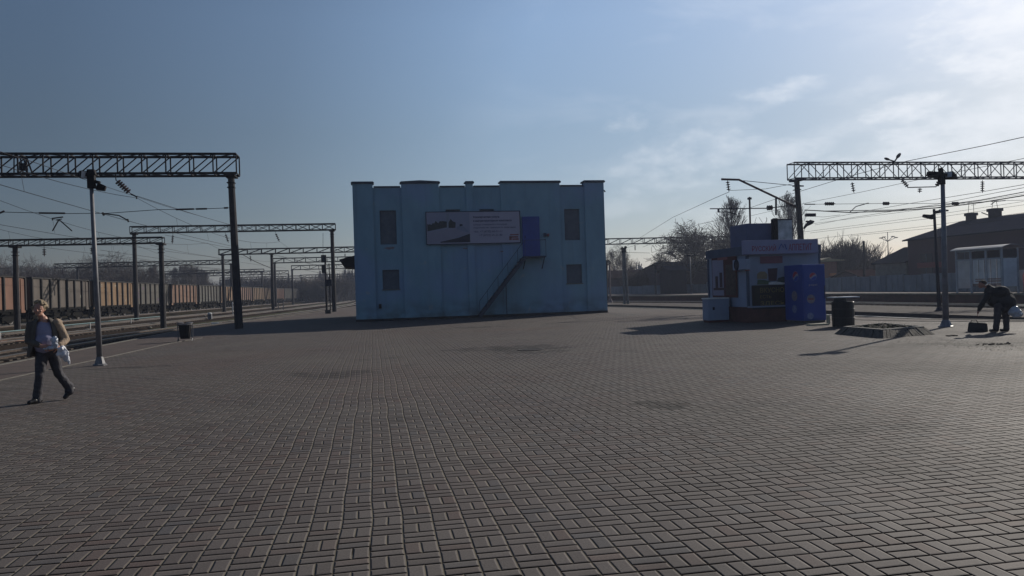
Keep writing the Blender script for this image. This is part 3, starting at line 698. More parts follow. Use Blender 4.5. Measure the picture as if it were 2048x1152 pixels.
pg('very distant low gantry between the wagons and the signal', 270, 440, 561, 603, 556, 5, (603, 440), 3, .15, 'x', r=.25)
pg('very distant gantry by the wood, left of the teal building', 255, 600, 556, 800, 550, 5.5, (602, 690), 3, .15, 'x', r=.25)
pg('farthest gantry beside the teal building', 330, 680, 565, 830, 562, 5, (681, 712), 3, .16, 'x', r=.25)
pg('gantry just right of the teal building, crossing the bare trees', 116, 1120, 490, 1560, 482, 11, (1120, 1562), 1.9, .10, 'mx', ins=((1270, 0), (1326, 0)), r=.22)
# nearest, right
Y2 = 45.5
zr_ = AY(1600, 358, Y2).z; hr_ = AY(1600, 327, Y2).z-zr_
G2 = gantry('nearest right steel truss gantry, its post behind the snack kiosk', Y2, AY(1582, 358, Y2).x, 52, zr_, hr_, .85, 1.0, [(AY(1604, 470, Y2).x+.1, -.35), (51, 0)], .06, 'w', -.2, M_STEELB, r=.2)
for a, c, nn, rr in (((1704, 364), (1708, 386), 4, .13), ((1803, 359), (1817, 375), 4, .13), ((1965, 360), (1965, 386), 5, .13), ((1840, 376), (1839, 386), 2, .14), ((1878, 363), (1872, 374), 2, .14), ((1648, 407.5), (1671, 407.5), 5, .12), ((1765, 407), (1780, 407), 4, .12), ((1903, 407), (1919, 407), 4, .12)):
    k = MB(); insul(k, AY(*a, Y2), AY(*c, Y2), nn, rr); k.build('insulator', M_INS, G2)
k = MB(); k.tube([AY(1609, 408.5, Y2), AY(1630, 408.5, Y2), AY(1770, 407, Y2), AY(1910, 407, Y2), AY(2010, 401, Y2), (51, Y2, AY(2048, 399, Y2).z)], .015, 5); k.build('cross_wire', M_STEELB, G2)
k = MB(); k.bar(AY(1609, 408.5, Y2), AY(1630, 408.5, Y2), .06); k.tube([AY(1699, 425, Y2), AY(1712, 413, Y2), AY(1737, 406, Y2)], .03, 5); k.tube([AY(1982, 409, Y2), AY(1990, 403, Y2), AY(2011, 401, Y2)], .03, 5); k.bar(AY(1815, 375, Y2), AY(1872, 373.5, Y2), .06); k.build('registration_arm', M_STEELB, G2)
k = MB(); q = Y2; k.bar(AY(1610, 431, q), AY(1631, 431.5, q), .07); k.bar(AY(1607, 372, q), AY(1588, 372, q), .08); k.box(AY(1616, 430, q), (.3, .2, .2)); k.box(AY(1626, 430, q), (.3, .2, .2)); k.build('bracket', M_STEELB, G2)
k = MB(); p0, p1 = AY(1612, 443, q), AY(1624, 443, q); k.bar(p0, p1, .1); k.tube([AY(1608, 457, q), AY(1613, 450, q), AY(1622, 444, q), AY(1628, 443, q)], [.06, .10, .16, .05], 8); k.build('loudspeaker', M_STEELB, G2)
k = MB()
for a, c in (((1789, 323), (1797, 312)), ((1789, 323), (1772, 317.5))): k.bar(AY(*a, q), AY(*c, q), .07)
k.build('lamp_arm', M_STEELB, G2)
k = MB(); k.ell(AY(1797, 311.5, q), (.23, .16, .09), mtx=Matrix.Rotation(-.9, 3, 'Y')); k.ell(AY(1774, 318, q), (.2, .15, .07), mtx=Matrix.Rotation(.4, 3, 'Y')); k.build('lamp_head', M_STEELB, G2)
# side bracket of that post
k = MB(); k.tube([AY(1443, 358.5, q), AY(1478, 359.5, q), AY(1597, 416, q)], .07, 8); k.build('bracket_arm', mat('rust_brown_steel', (.075, .045, .045), .6, .3), G2)
k = MB(); insul(k, AY(1455, 361, q), AY(1458, 384, q), 4, .13); k.build('insulator', M_INS, G2)
k = MB(); k.tube([AY(1420, 417.5, q), AY(1534, 416.5, q), AY(1548, 415, q), AY(1590, 410, q)], .035, 6); k.bar(AY(1437, 417, q), AY(1437, 425, q), .1); k.tube([AY(1437, 424, q), AY(1455, 424, q), AY(1474, 429, q)], .03, 6); k.bar(AY(1552, 395, q), AY(1552, 430, q), .09); k.tube([AY(1483, 361, q), AY(1597, 372, q)], .02, 5); k.build('steady_arm', M_STEELB, G2)
k = MB(); insul(k, AY(1533, 416, q), AY(1547, 415, q), 3, .17); k.build('insulator', M_INS, G2)
pp = AY(1499, 394, q); mst = thing('catenary_mast', 'slim rusty mast rising behind the kiosk roof left of the gantry post', 'mast', (pp.x, q, -.2))
k = MB(); k.tube([(pp.x-.05, q, -.2), (pp.x, q, pp.z)], .06, 8); k.build('shaft', MATS['rust_brown_steel'], mst); k = MB(); k.box((pp.x, q, pp.z-.1), (.2, .2, .12)); k.build('cap', M_STEELB, mst)

_w = [0, 0]
ORDW = ['first', 'second', 'third', 'fourth', 'fifth', 'sixth', 'seventh', 'eighth', 'ninth', 'tenth', 'eleventh', 'twelfth', 'thirteenth', 'fourteenth', 'fifteenth', 'sixteenth', 'seventeenth', 'eighteenth']
# wires: (px, py, Y) points, each a real cable at its own distance
def wire(label, pts, r=.013, group='overhead wires', m=None, drops=()):
    P = [AY(a, c, y) for a, c, y in pts]
    k = MB(); k.tube(P, r, 4)
    for q in drops: k.tube([AY(*q[0]), AY(*q[1])], r*.6, 3)
    o = k.build('overhead_wire', m or M_STEEL)
    if label in ('LEFT', 'RIGHT'):
        i_ = label == 'RIGHT'; _w[i_] += 1; label = ('far thin wire low over the left yard, %s of its fan' if not i_ else 'thin overhead wire above the right tracks, %s of its fan') % ORDW[_w[i_]-1]
    return tag(o, label, 'wire', group)
def span(label, x0, y0, z0, x1, y1, z1, sag, group, r=.012, n=12):
    k = MB(); k.tube([(x0+(x1-x0)*i/n, y0+(y1-y0)*i/n, z0+(z1-z0)*i/n-sag*4*(i/n)*(1-i/n)) for i in range(n+1)], r, 4)
    return tag(k.build('overhead_wire', M_STEEL), label, 'wire', group)
gl = 'overhead wires above the left tracks'; LL = 'thin dark catenary wire above the left tracks'
a = AY(274, 396, Y1)
for X0, zc, zm in ((a.x, 5.7, a.z), (-18.8, 5.8, 7.1), (-23.6, 5.8, 7.3)):
    e2 = interp(TA if X0 > -15 else TB if X0 > -20 else TC, 79)+.5; e3 = interp(TA if X0 > -15 else TB if X0 > -20 else TC, 116)+.5
    tn = 'first' if X0 > -15 else 'second' if X0 > -20 else 'third'
    for (wn_, za_, zb_, zc_, zd_, sg1) in (('upper sagging wire', zm+.3, zm, 7.1, 7.1, .9), ('lower contact wire', zc+.1, zc, zc, zc, .1)):
        span(wn_+' over the %s left track, nearer than the nearest gantry' % tn, X0-.3, 3, za_, X0, Y1, zb_, sg1, gl); span(wn_+' over the %s left track, nearest to second gantry' % tn, X0, Y1, zb_, e2, 79, zc_, sg1, gl); span(wn_+' over the %s left track, beyond the second gantry' % tn, e2, 79, zc_, e3, 116, zd_, sg1, gl)
    k = MB()
    for (xa, ya, xb, yb_, z_a, z_b) in ((X0-.3, 3, X0, Y1, zm+.3, zm), (X0, Y1, e2, 79, zm, 7.1)):
        for i in range(1, 6):
            t = i/6; x = xa+(xb-xa)*t; y = ya+(yb_-ya)*t; k.tube([(x, y, z_a+(z_b-z_a)*t-3.6*t*(1-t)), (x+.1, y, zc-.3*t*(1-t))], .008, 3)
    tag(k.build('dropper_wires', M_STEEL), 'thin vertical droppers between the wires over the %s left track' % tn, 'wire', 'dropper wires')
wire('thin wire from the nearest left insulator down to the gantry post', [(274, 392, Y1), (330, 410, Y1+2), (400, 432, Y1+12), (462, 450, Y1+22)], .014)
wire('thin wire leaving the picture at the top left, above the truss bottom', [(-20, 297, 26), (60, 322, 31), (140, 349, 37), (232, 380, 45), (330, 412, 58), (470, 452, 82)], .013)
wire('dark cable slanting down right of the nearest left gantry post', [(485, 509, 70), (508, 522, 78), (541, 536, 92)], .035)
gr_ = 'overhead wires above the right tracks'; LR = 'RIGHT'
wire('wire sloping down left from the bracket insulator to the teal building', [(1458, 384, 45.5), (1430, 396, 50), (1345, 435, 68), (1228, 508, 116)], .016, gr_)
wire(LR, [(1470, 433, 45.5), (1400, 448, 60), (1290, 485, 90), (1228, 503, 116)], .014, gr_)
wire(LR, [(1458, 381, 45.5), (1530, 378, 46), (1600, 365, 46)], .014, gr_)
wire(LR, [(2100, 262, 26), (2048, 274, 28), (1974, 290, 31), (1815, 322, 37), (1700, 352, 43), (1560, 395, 55), (1440, 436, 75)], .016, gr_)
wire(LR, [(2100, 306, 30), (1974, 332, 36), (1848, 357, 42), (1728, 383, 48), (1612, 406, 56), (1500, 432, 70)], .013, gr_)
wire(LR, [(2100, 360, 30), (1962, 384, 36), (1825, 406, 44), (1738, 421, 52), (1640, 440, 62)], .013, gr_)
wire(LR, [(2100, 366, 31), (2000, 384, 36), (1872, 409, 44), (1700, 436, 56), (1630, 450, 66)], .013, gr_)
wire('thick twisted cable sagging right from the gantry post', [(1609, 420, 45.5), (1699, 425, 44.5), (1788, 422, 43), (1882, 415, 41), (1962, 405, 39), (2048, 391, 36), (2120, 376, 33)], .03, gr_)
wire('second thick cable just above the twisted one, right of the post', [(1650, 422, 47), (1788, 420, 45), (1880, 411, 43), (1962, 400, 41), (2048, 384, 38), (2120, 369, 36)], .024, gr_)
for (a, c, e, f) in ((1614, 432, 1680, 430), (1620, 466, 2100, 402), (1620, 448, 2100, 380), (1610, 480, 2100, 418), (1560, 470, 2100, 395), (1700, 472, 2100, 428)):
    wire(LR, [(a, c, 60), ((a+e)/2, (c+f)/2+3, 52), (e, f, 45)], .011, gr_)
for (a, c, e, f, y) in ((1300, 506, 1226, 504, 100), (1310, 508, 1340, 516, 100)): wire('short distant wire right of the teal building, %s' % ('level' if e < a else 'slanting down right'), [(a, c, y), (e, f, y)], .02, 'short distant wires')
for (a, c, e, f) in ((200, 500, 440, 530), (180, 508, 440, 538), (280, 520, 560, 552), (330, 470, 600, 520), (590, 520, 712, 548), (600, 538, 712, 556), (300, 490, 440, 516), (610, 560, 714, 566), (640, 574, 714, 578)):
    wire('LEFT', [(a, c, 80), ((a+e)/2, (c+f)/2+2, 110), (e, f, 150)], .018, gl)

# ------------------------------------------------------------------ freight wagons
CAR = [(.27, .12, .07), (.115, .10, .085), (.30, .175, .075), (.105, .105, .09), (.26, .13, .075), (.10, .11, .10), (.33, .19, .09), (.22, .11, .075), (.27, .17, .09), (.25, .16, .09), (.22, .09, .06), (.10, .11, .10), (.13, .12, .11), (.28, .17, .09), (.20, .10, .09), (.12, .12, .11), (.19, .12, .10), (.24, .13, .09)]
CAR = [tuple(a_*.82+b_*.18 for a_, b_ in zip(c_, (.19, .12, .08))) for c_ in CAR]
NM = ['rust orange', 'dark grey-brown', 'ochre yellow', 'grey-green', 'reddish tan', 'dull teal grey', 'light orange', 'red-brown', 'tan', 'sandy', 'brick red', 'slate', 'brownish grey', 'ochre', 'dark red', 'ash grey', 'brown', 'faded orange']
M_WAG = mat('wagon_paint', (.72, .72, .72), .75, .5, .9, .2, 12, objcol=True, col2=(.34, .31, .30), detail=12, stretch=(1, 1, .4))
M_RIB = mat('wagon_rib_dirt', (.016, .014, .013), .85, .3, 4); M_BOG = mat('bogie_grime', (.013, .012, .011), .95, .4, 6, spec=.05); M_WHEEL = mat('wheel_steel', (.05, .042, .038), .5, .4, 6, metal=.1)
def make_wagon():
    t = thing('freight_wagon', '', 'freight wagon', (0, 0, 0))
    k = MB(); x0, x1, y0, y1, z0, z1 = -1.43, 1.43, -6.35, 6.35, 1.22, 3.66
    k.bb(x0, x0+.05, y0, y1, z0, z1); k.bb(x1-.05, x1, y0, y1, z0, z1); k.bb(x0+.05, x1-.05, y0, y0+.05, z0, z1); k.bb(x0+.05, x1-.05, y1-.05, y1, z0, z1); k.bb(x0+.05, x1-.05, y0+.05, y1-.05, z0, z0+.05)
    k.build('body', M_WAG, t, local=True)
    for yy in (-5.95, 5.95): k = MB(); k.bb(x1+.002, x1+.05, yy-.36, yy+.36, z0-.3, z1-.1); k.build('corner_plate', M_WAG, t, local=True)
    k = MB(); k.bb(x1-.02, x1+.09, y0-.05, y1+.05, z1+.002, z1+.11); k.bb(x0-.09, x0+.02, y0-.05, y1+.05, z1+.002, z1+.11); k.bb(x0, x1, y0-.05, y0+.03, z1+.002, z1+.1); k.bb(x0, x1, y1-.03, y1+.05, z1+.002, z1+.1); k.build('top_rail', M_RIB, t, local=True)
    for i in range(8):
        yy = y0+.03+(y1-y0-.06)*i/7
        k = MB(); k.prism([(x1+.001, yy-.17), (x1+.13, yy-.10), (x1+.13, yy+.10), (x1+.001, yy+.17)], z0-.08, z1, 'z'); k.build('rib', M_RIB, t, local=True)
    k = MB(); k.bb(-1.4, 1.45, y0, y1, 1.02, 1.22); k.bb(-.2, .2, y0-.5, y1+.5, .78, 1.0)
    for i in range(7): yy = -4.6+i*1.53; k.prism([(yy-.55, 1.25), (yy+.55, 1.25), (yy+.45, .86), (yy-.45, .86)], 1.2, 1.38, 'x')
    k.bb(-1.0, 1.1, -2.9, 2.9, .62, 1.03); k.bb(.4, 1.2, -1.3, -.1, .38, .85); k.bb(.5, 1.1, 1.9, 2.7, .42, .8); k.tube([(1.1, .4, .65), (1.1, 1.7, .65)], .16, 8)
    k.build('underframe', M_BOG, t, local=True)
    k = MB()
    for s in (-1, 1): k.bb(-.25, .25, s*6.6-.16, s*6.6+.16, .72, 1.05); k.bar((0, s*6.6, .9), (0, s*6.97, .9), .16)
    k.build('coupler', M_BOG, t, local=True)
    for yb_ in (-4.33, 4.33):
        k = MB(); k.prism([(yb_-1.25, .62), (yb_-1.2, .38), (yb_-.7, .36), (yb_-.35, .18), (yb_+.35, .18), (yb_+.7, .36), (yb_+1.2, .38), (yb_+1.25, .62), (yb_+.5, .86), (yb_-.5, .86)], .98, 1.16, 'x')
        k.prism([(yb_-1.25, .62), (yb_-1.2, .38), (yb_+1.2, .38), (yb_+1.25, .62), (yb_+.5, .86), (yb_-.5, .86)], -1.16, -.98, 'x'); k.bb(-1.0, 1.0, yb_-.2, yb_+.2, .4, .8); k.bb(-1.3, 1.3, yb_-1.1, yb_+1.1, .80, 1.05); bo = k.build('bogie', M_BOG, t, local=True)
        for yy in (yb_-.92, yb_+.92):
            k = MB(); 
            for s in (-.79, .79): k.lathe((s-.06*(1 if s > 0 else -1), yy, .475), (1 if s > 0 else -1, 0, 0), [(0, .50), (.03, .475), (.13, .475), (.135, .4), (.11, .36), (.11, .14), (.17, .12), (.2, .1)], 18)
            k.tube([(-.8, yy, .475), (.8, yy, .475)], .08, 8)
            k.build('wheelset', M_WHEEL, bo, local=True)
    return t
wg = make_wagon(); wagons = []
ystart = 67.5-13.92*2+6.96
for i in range(18):
    yc_ = ystart+13.92*i
    x = interp(TD, yc_); x2 = interp(TD, yc_+6); rz = -math.atan2(x2-interp(TD, yc_-6), 12)
    lab = NM[(i-1) % 18] if i else 'rust orange'
    c = CAR[max(0, i-1)]
    ordn = ['first', 'second', 'third', 'fourth', 'fifth', 'sixth', 'seventh', 'eighth', 'ninth', 'tenth', 'eleventh', 'twelfth', 'thirteenth', 'fourteenth', 'fifteenth', 'sixteenth', 'seventeenth', 'eighteenth']
    if i == 0: continue
    lb = '%s open freight wagon, %s in the train counted from the left' % (lab, ordn[i-1])
    if i == 1:
        wagons.append((wg, c)); wg.matrix_basis = Matrix.Translation((x, yc_, .10)) @ Matrix.Rotation(rz, 4, 'Z'); wg['label'] = lb; wg['group'] = 'open wagons of the freight train'
        for ch in wg.children: ch.color = (*c, 1)
    else:
        dup(wg, (x, yc_, .10), rz, lb, 'open wagons of the freight train', color=(*c, 1))
# graffiti and lettering patches on two wagons
M_CHK = mat('pale_chalk', (.30, .29, .25), .9, .3, 9); M_GRAF = mat('violet_spray', (.10, .06, .13), .8, .3, 9)
for wi, marks, m_ in ((2, ((-3.9, 3.2, .7, .06), (-3.7, 3.35, .45, .05), (-1.2, 2.5, .5, .05), (.6, 3.3, .55, .16), (-1.1, 2.45, .45, .04), (2.3, 2.4, .4, .05), (3.8, 1.7, .14, .22), (-2.9, 2.9, .3, .05), (-4.9, 2.6, .3, .08)), M_CHK),
                      (3, ((-5.2, 2.5, .42, .35), (-4.7, 2.9, .4, .2), (-3.4, 3.1, .5, .3), (-5.0, 2.1, .25, .3), (2.1, 1.7, .4, .3)), M_GRAF), (4, ((-2.9, 3.1, .5, .1), (.4, 2.8, .5, .06), (3.1, 2.2, .35, .08)), M_CHK), (1, ((1.2, 2.9, .5, .1), (4.4, 2.2, .3, .3)), M_CHK)):
    par_ = [o for o in bpy.data.objects if o.get('category') == 'freight wagon' and (', %s in the train' % ordn[wi]) in o.get('label', '')]
    if not par_: continue
    r = random.Random(wi); k = MB()
    for (yy, zz, wy, hz2) in marks:
        n_ = max(1, int(wy/.11))
        for j in range(n_): a0 = yy-wy/2+wy*j/n_; k.add([(1.436, a0, zz-hz2/2+r.uniform(-.02, .02)), (1.436, a0+wy/n_*.7, zz-hz2/2), (1.436, a0+wy/n_*.75, zz+hz2/2+r.uniform(-.03, .03)), (1.436, a0+.01, zz+hz2/2)], [(0, 1, 2, 3)])
    k.build('painted_marks', m_, par_[0], local=True)

# ------------------------------------------------------------------ lamps
def flared(mb, x, y, h=.22, r=.11, z=0): mb.lathe((x, y, z), (0, 0, 1), [(0, r*1.35), (h*.3, r*1.3), (h, r*.7), (h*1.02, r*.5)], 4 if False else 10)
def flood(name, par, p, d, m, s=1.0):   # floodlight box with lens, pointing along d
    p = Vector(p); d = Vector(d).normalized(); q = p+d*.3*s
    k = MB(); k.lathe(p, d, [(0, .05*s), (.02*s, .11*s), (.16*s, .13*s), (.30*s, .17*s), (.31*s, .165*s)], 12); h = k.build(name, m, par)
    k = MB(); k.ell(q+d*.005, (.15*s, .15*s, .03*s), mtx=d.to_track_quat('Z', 'Y').to_matrix()); k.build('lens', M_LENS, h if False else par)
M_LENS = mat('lamp_glass', (.55, .57, .6), .15, .1)
def platform_lamp(label, base, htop, heads, m, lean=0, r0=.055, Yp=None):
    t = thing('platform_lamp', label, 'lamp post', base)
    bx, by, bz = base
    k = MB(); k.tube([(bx, by, bz), (bx+lean*.5, by, bz+htop*.5), (bx+lean, by, bz+htop)], [r0*1.25, r0*1.05, r0*.8], 12); k.build('pole', m, t, smooth=True)
    k = MB(); k.lathe((bx, by, bz), (0, 0, 1), [(0, r0*3.0), (.03, r0*3.0), (.05, r0*2.3), (.22, r0*1.4), (.24, r0*1.0)], 8); k.build('foot', m, t)
    return t
lb_ = G(200, 731); tp = AY(183, 376, lb_.y)
l1 = platform_lamp('grey platform lamp with two box floodlights beside the walking person', tuple(lb_), tp.z, None, M_POLE, tp.x-lb_.x, .058)
y = lb_.y
k = MB(); k.box(AY(183, 358, y), (.17, .15, .48)); k.bar(AY(176, 348, y), AY(191, 345, y), .12); k.bar(AY(183, 352, y), AY(166, 347, y), .09); k.bar(AY(186, 362, y), AY(200, 366, y), .08); k.build('bracket', M_STEEL, l1)
def boxflood(par, p, yaw, tilt, sz=(.24, .16, .2), m=None):
    mt = Matrix.Rotation(yaw, 3, 'Z') @ Matrix.Rotation(tilt, 3, 'X'); k = MB(); p = Vector(p)
    a, b_, c = sz
    vs = [p+mt @ Vector((sx*a/2*(1 if sy < 0 else .65), sy*b_/2, sz_*c/2*(1 if sy < 0 else .65))) for sy in (-1, 1) for sz_ in (-1, 1) for sx in (-1, 1)]
    k.add(vs, [(0, 1, 3, 2), (4, 6, 7, 5), (0, 4, 5, 1), (2, 3, 7, 6), (0, 2, 6, 4), (1, 5, 7, 3)]); o = k.build('floodlight', m or M_STEEL, par, bevel=.008)
    k = MB(); q = [p+mt @ Vector((sx*a*.42, -b_/2-.004, sz_*c*.42)) for sx, sz_ in ((-1, -1), (1, -1), (1, 1), (-1, 1))]; k.add(q, [(0, 1, 2, 3)]); k.build('lens', M_LENS, o)
boxflood(l1, AY(166, 349, y), .9, .2); boxflood(l1, AY(203, 375, y), -1.4, -.3, (.24, .2, .19))
lb2 = G(1892, 654); tp = AY(1884, 352, lb2.y)
l2 = platform_lamp('grey platform lamp with two floodlights behind the brick planter', tuple(lb2), tp.z, None, mat('blue_grey_pole', (.17, .18, .21), .55, .25, 5, metal=.1), tp.x-lb2.x+.02, .075)
y = lb2.y
k = MB(); k.box(AY(1883, 358, y), (.16, .15, .35)); k.bar(AY(1884, 350, y), AY(1880, 336, y), .1); k.bar(AY(1866, 349, y), AY(1900, 351, y), .1); k.build('bracket', M_STEEL, l2)
boxflood(l2, AY(1866, 349, y), 1.2, .25, (.3, .34, .2)); boxflood(l2, AY(1902, 352, y), -1.2, -.2, (.3, .34, .2)); 
lb3 = G(1879, 622, -.2); tp = AY(1868, 418, lb3.y)
l3 = platform_lamp('thin lamp post on the middle platform in front of the brick house', tuple(lb3), tp.z+.2, None, M_STEELB, tp.x-lb3.x, .08)
y = lb3.y; k = MB(); k.bar(AY(1868, 425, y), AY(1880, 423, y), .16); k.bar(AY(1868, 430, y), AY(1860, 432, y), .12); k.build('bracket', M_STEEL, l3)
boxflood(l3, AY(1856, 433, y), 1.3, .2, (.3, .5, .22), M_STEEL); boxflood(l3, AY(1888, 421, y), -1.3, 0, (.16, .6, .12), M_STEEL)
lb4 = G(1383, 588.5, .36); tp = AY(1380, 512, lb4.y)
l4 = platform_lamp('small single-armed lamp on the far platform left of the kiosk', tuple(lb4), tp.z-.36, None, mat('pale_pole', (.15, .15, .17), .6, .2), tp.x-lb4.x, .06)
y = lb4.y; k = MB(); k.bar(AY(1380, 512, y), AY(1389, 510, y), .12); k.build('arm', M_STEEL, l4); k = MB(); k.ell(AY(1378, 511, y), (.35, .2, .12)); k.ell(AY(1391, 510, y), (.35, .2, .12)); k.build('lamp_head', M_STEEL, l4)
q = 120; p5 = AY(1776, 500, q); l5 = thing('street_light', 'tall four-armed street light behind the small grey shed', 'street light', (p5.x, q, -.5))
k = MB(); k.tube([(p5.x, q, -.5), AY(1775, 464, q)], [.14, .05], 8); k.build('pole', M_STEELB, l5)
for a, c in (((1775, 483), (1762, 476)), ((1775, 483), (1768, 474)), ((1775, 483), (1786, 473)), ((1775, 483), (1792, 475))):
    k = MB(); k.bar(AY(*a, q), AY(*c, q), .07); k.ell(AY(*c, q), (.4, .2, .09)); k.build('lamp_arm', M_STEELB, l5)
# concrete twin mast right of the building
pb_ = G(1252, 608, -.2); cm = thing('concrete_mast', 'pale concrete mast with two raised lamps right of the teal building', 'mast', tuple(pb_)); y = pb_.y
M_PC = mat('pale_concrete', (.18, .175, .175), .9, .3, 3, .3)
for dx in (-.16, .22): k = MB(); t_ = AY(1247, 500, y); k.tube([(pb_.x+dx, y, -.2), (t_.x+dx*.4, y, t_.z)], [.15, .10], 8); k.build('shaft', M_PC, cm)
for a, c in (((1247, 500), (1243, 495)), ((1248, 500), (1252, 493)), ((1244, 503), (1252, 503))): k = MB(); k.bar(AY(*a, y), AY(*c, y), .22); k.build('lamp_arm', M_CONCD, cm)
pb_ = G(1213, 606, -.45); cm = thing('catenary_mast', 'dark mast close to the right corner of the teal building', 'mast', tuple(pb_)); y = pb_.y
t_ = AY(1213, 522, y); k = MB(); k.tube([(pb_.x, y, -.45), (t_.x, y, t_.z)], [.2, .16], 8); k.build('shaft', M_STEEL, cm); k = MB(); k.box(t_, (.7, .3, .2)); k.bar(AY(1213, 530, y), AY(1222, 526, y), .12); k.build('bracket', M_STEEL, cm)
pb_ = G(1220.5, 605, -.2); k = MB(); t_ = AY(1219, 528, pb_.y); k.tube([tuple(pb_), tuple(t_)], .11, 8); k.lathe(tuple(pb_), (0, 0, 1), [(0, .3), (.4, .2), (.42, .1)], 8)
tag(k.build('pole', mat('dull_pink_pole', (.24, .18, .17), .8, .2)), 'dull thin pole between the dark mast and the concrete mast', 'pole')

# ------------------------------------------------------------------ signal and trackside items
sg = G(654, 627); y = sg.y; sgn = thing('railway_signal', 'railway signal with two black heads at the shaded platform end', 'railway signal', tuple(sg))
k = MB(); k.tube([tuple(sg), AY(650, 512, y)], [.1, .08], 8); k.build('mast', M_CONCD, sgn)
for a, c, e, f in ((642, 510, 653, 525), (643, 530, 652.5, 546)):
    p, r_ = AY(a, c, y), AY(e, f, y); k = MB(); k.bb(p.x, r_.x, y-.12, y+.06, r_.z, p.z); hd = k.build('signal_head', M_BLACK, sgn, bevel=.04)
p, r_ = AY(650, 559, y-.3), AY(664, 572, y-.3); k = MB(); k.bb(p.x, r_.x, y-.35, y-.1, r_.z, p.z); k.build('cabinet', M_STEELB, sgn, bevel=.02)
k = MB(); k.tube([AY(661, 627, y), AY(658, 527, y)], .05, 6); 
for i in range(9): k.bar(AY(655, 620-i*9, y), AY(660, 619-i*9, y), .025)
k.build('ladder', M_STEEL, sgn); k = MB(); k.box((sg.x+.1, y, .15), (.5, .4, .34)); k.build('foot_box', M_BLACK, sgn); k = MB(); k.bar(AY(646, 466, y), AY(646, 511, y), .03); k.build('cable', M_STEEL, sgn)
M_TURQ = mat('turquoise_pipe', (.06, .13, .14), .5, .25, 3)
k = MB(); pts = [(0, 664.5), (60, 659), (110, 652.5), (180, 646), (262, 638), (330, 632)]
P = [G(a, c, .06) for a, c in pts]; P = [P[0]+(P[0]-P[1])]+P
pf = thing('pipe_rail', 'low pale turquoise pipe on short stakes along the tracks', 'pipe', tuple(P[1])); k.tube(P, .045, 6); k.build('pipe', M_TURQ, pf)
for p in P[1:]:
    for dd in (0,): k = MB(); k.tube([(p.x, p.y, -.5), (p.x, p.y, .1)], .04, 6); k.build('stake', M_WHITE, pf)
gm = 'white marker stakes by the left tracks'
for i, (a, t0, c, lbl) in enumerate(((36, 612, 667, 'tall thin pale stake left of the walking person'), (277, 608, 641, 'pale stake under the second gantry left post'), (330, 604, 635, 'pale stake under the left gantry right post'), (466, 607, 632, 'pale stake just left of the nearest gantry post'))):
    p = G(a, c, -.4); k = MB(); k.tube([tuple(p), tuple(AY(a-1, t0, p.y))], .05, 6); k.lathe(tuple(AY(a-1, t0, p.y)), (0, 0, 1), [(0, .07), (.1, .07), (.13, .03)], 8); tag(k.build('marker_stake', M_WHITE), lbl, 'stake', gm)
p = G(420, 640, -.35); sw = thing('point_machine', 'small grey point machine box with white top near the left tracks', 'track equipment', tuple(p))
k = MB(); k.box((p.x, p.y, -.05), (.35, .35, .5)); k.build('housing', M_POLE, sw, bevel=.02); k = MB(); k.ell((p.x, p.y, .26), (.2, .2, .1)); k.build('cap', M_WHITE, sw)
p = G(430, 650, -.35); k = MB(); k.box((p.x, p.y, -.25), (.5, .3, .22), .5); k.bar((p.x-.5, p.y+.2, -.3), (p.x+.5, p.y-.2, -.22), .06); tag(k.build('switch_lever', M_WHITE), 'low white switch lever beside the left track', 'track equipment')
p = G(562, 622, -.4); k = MB(); 
for dx in (-.35, .35): k.tube([(p.x+dx, p.y, -.45), (p.x+dx, p.y, .85)], .07, 6)
k.bar((p.x-.35, p.y, .9), (p.x+.35, p.y, .9), .2); k.bar((p.x-1.2, p.y, -.1), (p.x-.35, p.y, -.1), .1); tag(k.build('track_stand', M_POLE), 'pale two-legged trackside stand beyond the nearest gantry post', 'track equipment')
p = G(35, 684, -.3); k = MB(); k.prism([(p.x-1.0, -.38), (p.x+.9, -.38), (p.x+.75, -.24), (p.x-.8, -.22)], p.y-.3, p.y+.4); tag(k.build('wooden_board', mat('orange_wood', (.40, .20, .12), .8, .25)), 'orange-brown board lying between the sleepers, left of the person', 'board')
r = random.Random(11)
for i, (a, c, s) in enumerate(((155, 663, .25), (175, 660, .3), (217, 659, .2), (300, 655, .2), (372, 634, .3), (385, 642, .3), (395, 638, .35), (410, 632, .25))):
    p = G(a, c, -.33); k = MB(); k.ell((p.x, p.y, -.33), (s, s*.7, s*.4), 7, 5, Matrix.Rotation(r.random()*3, 3, 'Z'))
    tag(k.build('rubble_lump', M_KERB), 'pale lump of rubble among the left tracks, %s from the left' % ['first', 'second', 'third', 'fourth', 'fifth', 'sixth', 'seventh', 'eighth'][i], 'rubble', 'rubble among the left tracks')
# left litter bin
p = G(371, 682); lbn = thing('litter_bin', 'dark tapered litter bin on short legs at the left platform edge', 'litter bin', tuple(p))
k = MB(); k.lathe((p.x, p.y, .09), (0, 0, 1), [(0, .17), (.02, .18), (.55, .25), (.56, .25), (.56, .22), (.1, .17)], 14); k.build('bucket', M_STEEL, lbn)
k = MB(); k.tube([(p.x+.27*math.cos(t*.5236), p.y+.27*math.sin(t*.5236), .655) for t in range(13)], .018, 5); k.build('rim', M_POLE, lbn)
for s in (-1, 1):
    k = MB(); k.tube([(p.x+s*.26, p.y, 0), (p.x+s*.27, p.y, .1), (p.x+s*.28, p.y, .66)], .018, 6); k.tube([(p.x+s*.26, p.y-.16, .0), (p.x+s*.26, p.y, .11), (p.x+s*.26, p.y+.16, .0)], .018, 6); k.build('leg', M_POLE, lbn)
    k = MB(); k.ell((p.x+s*.17, p.y, .71), (.14, .16, .03)); k.build('flap', M_POLE, lbn)

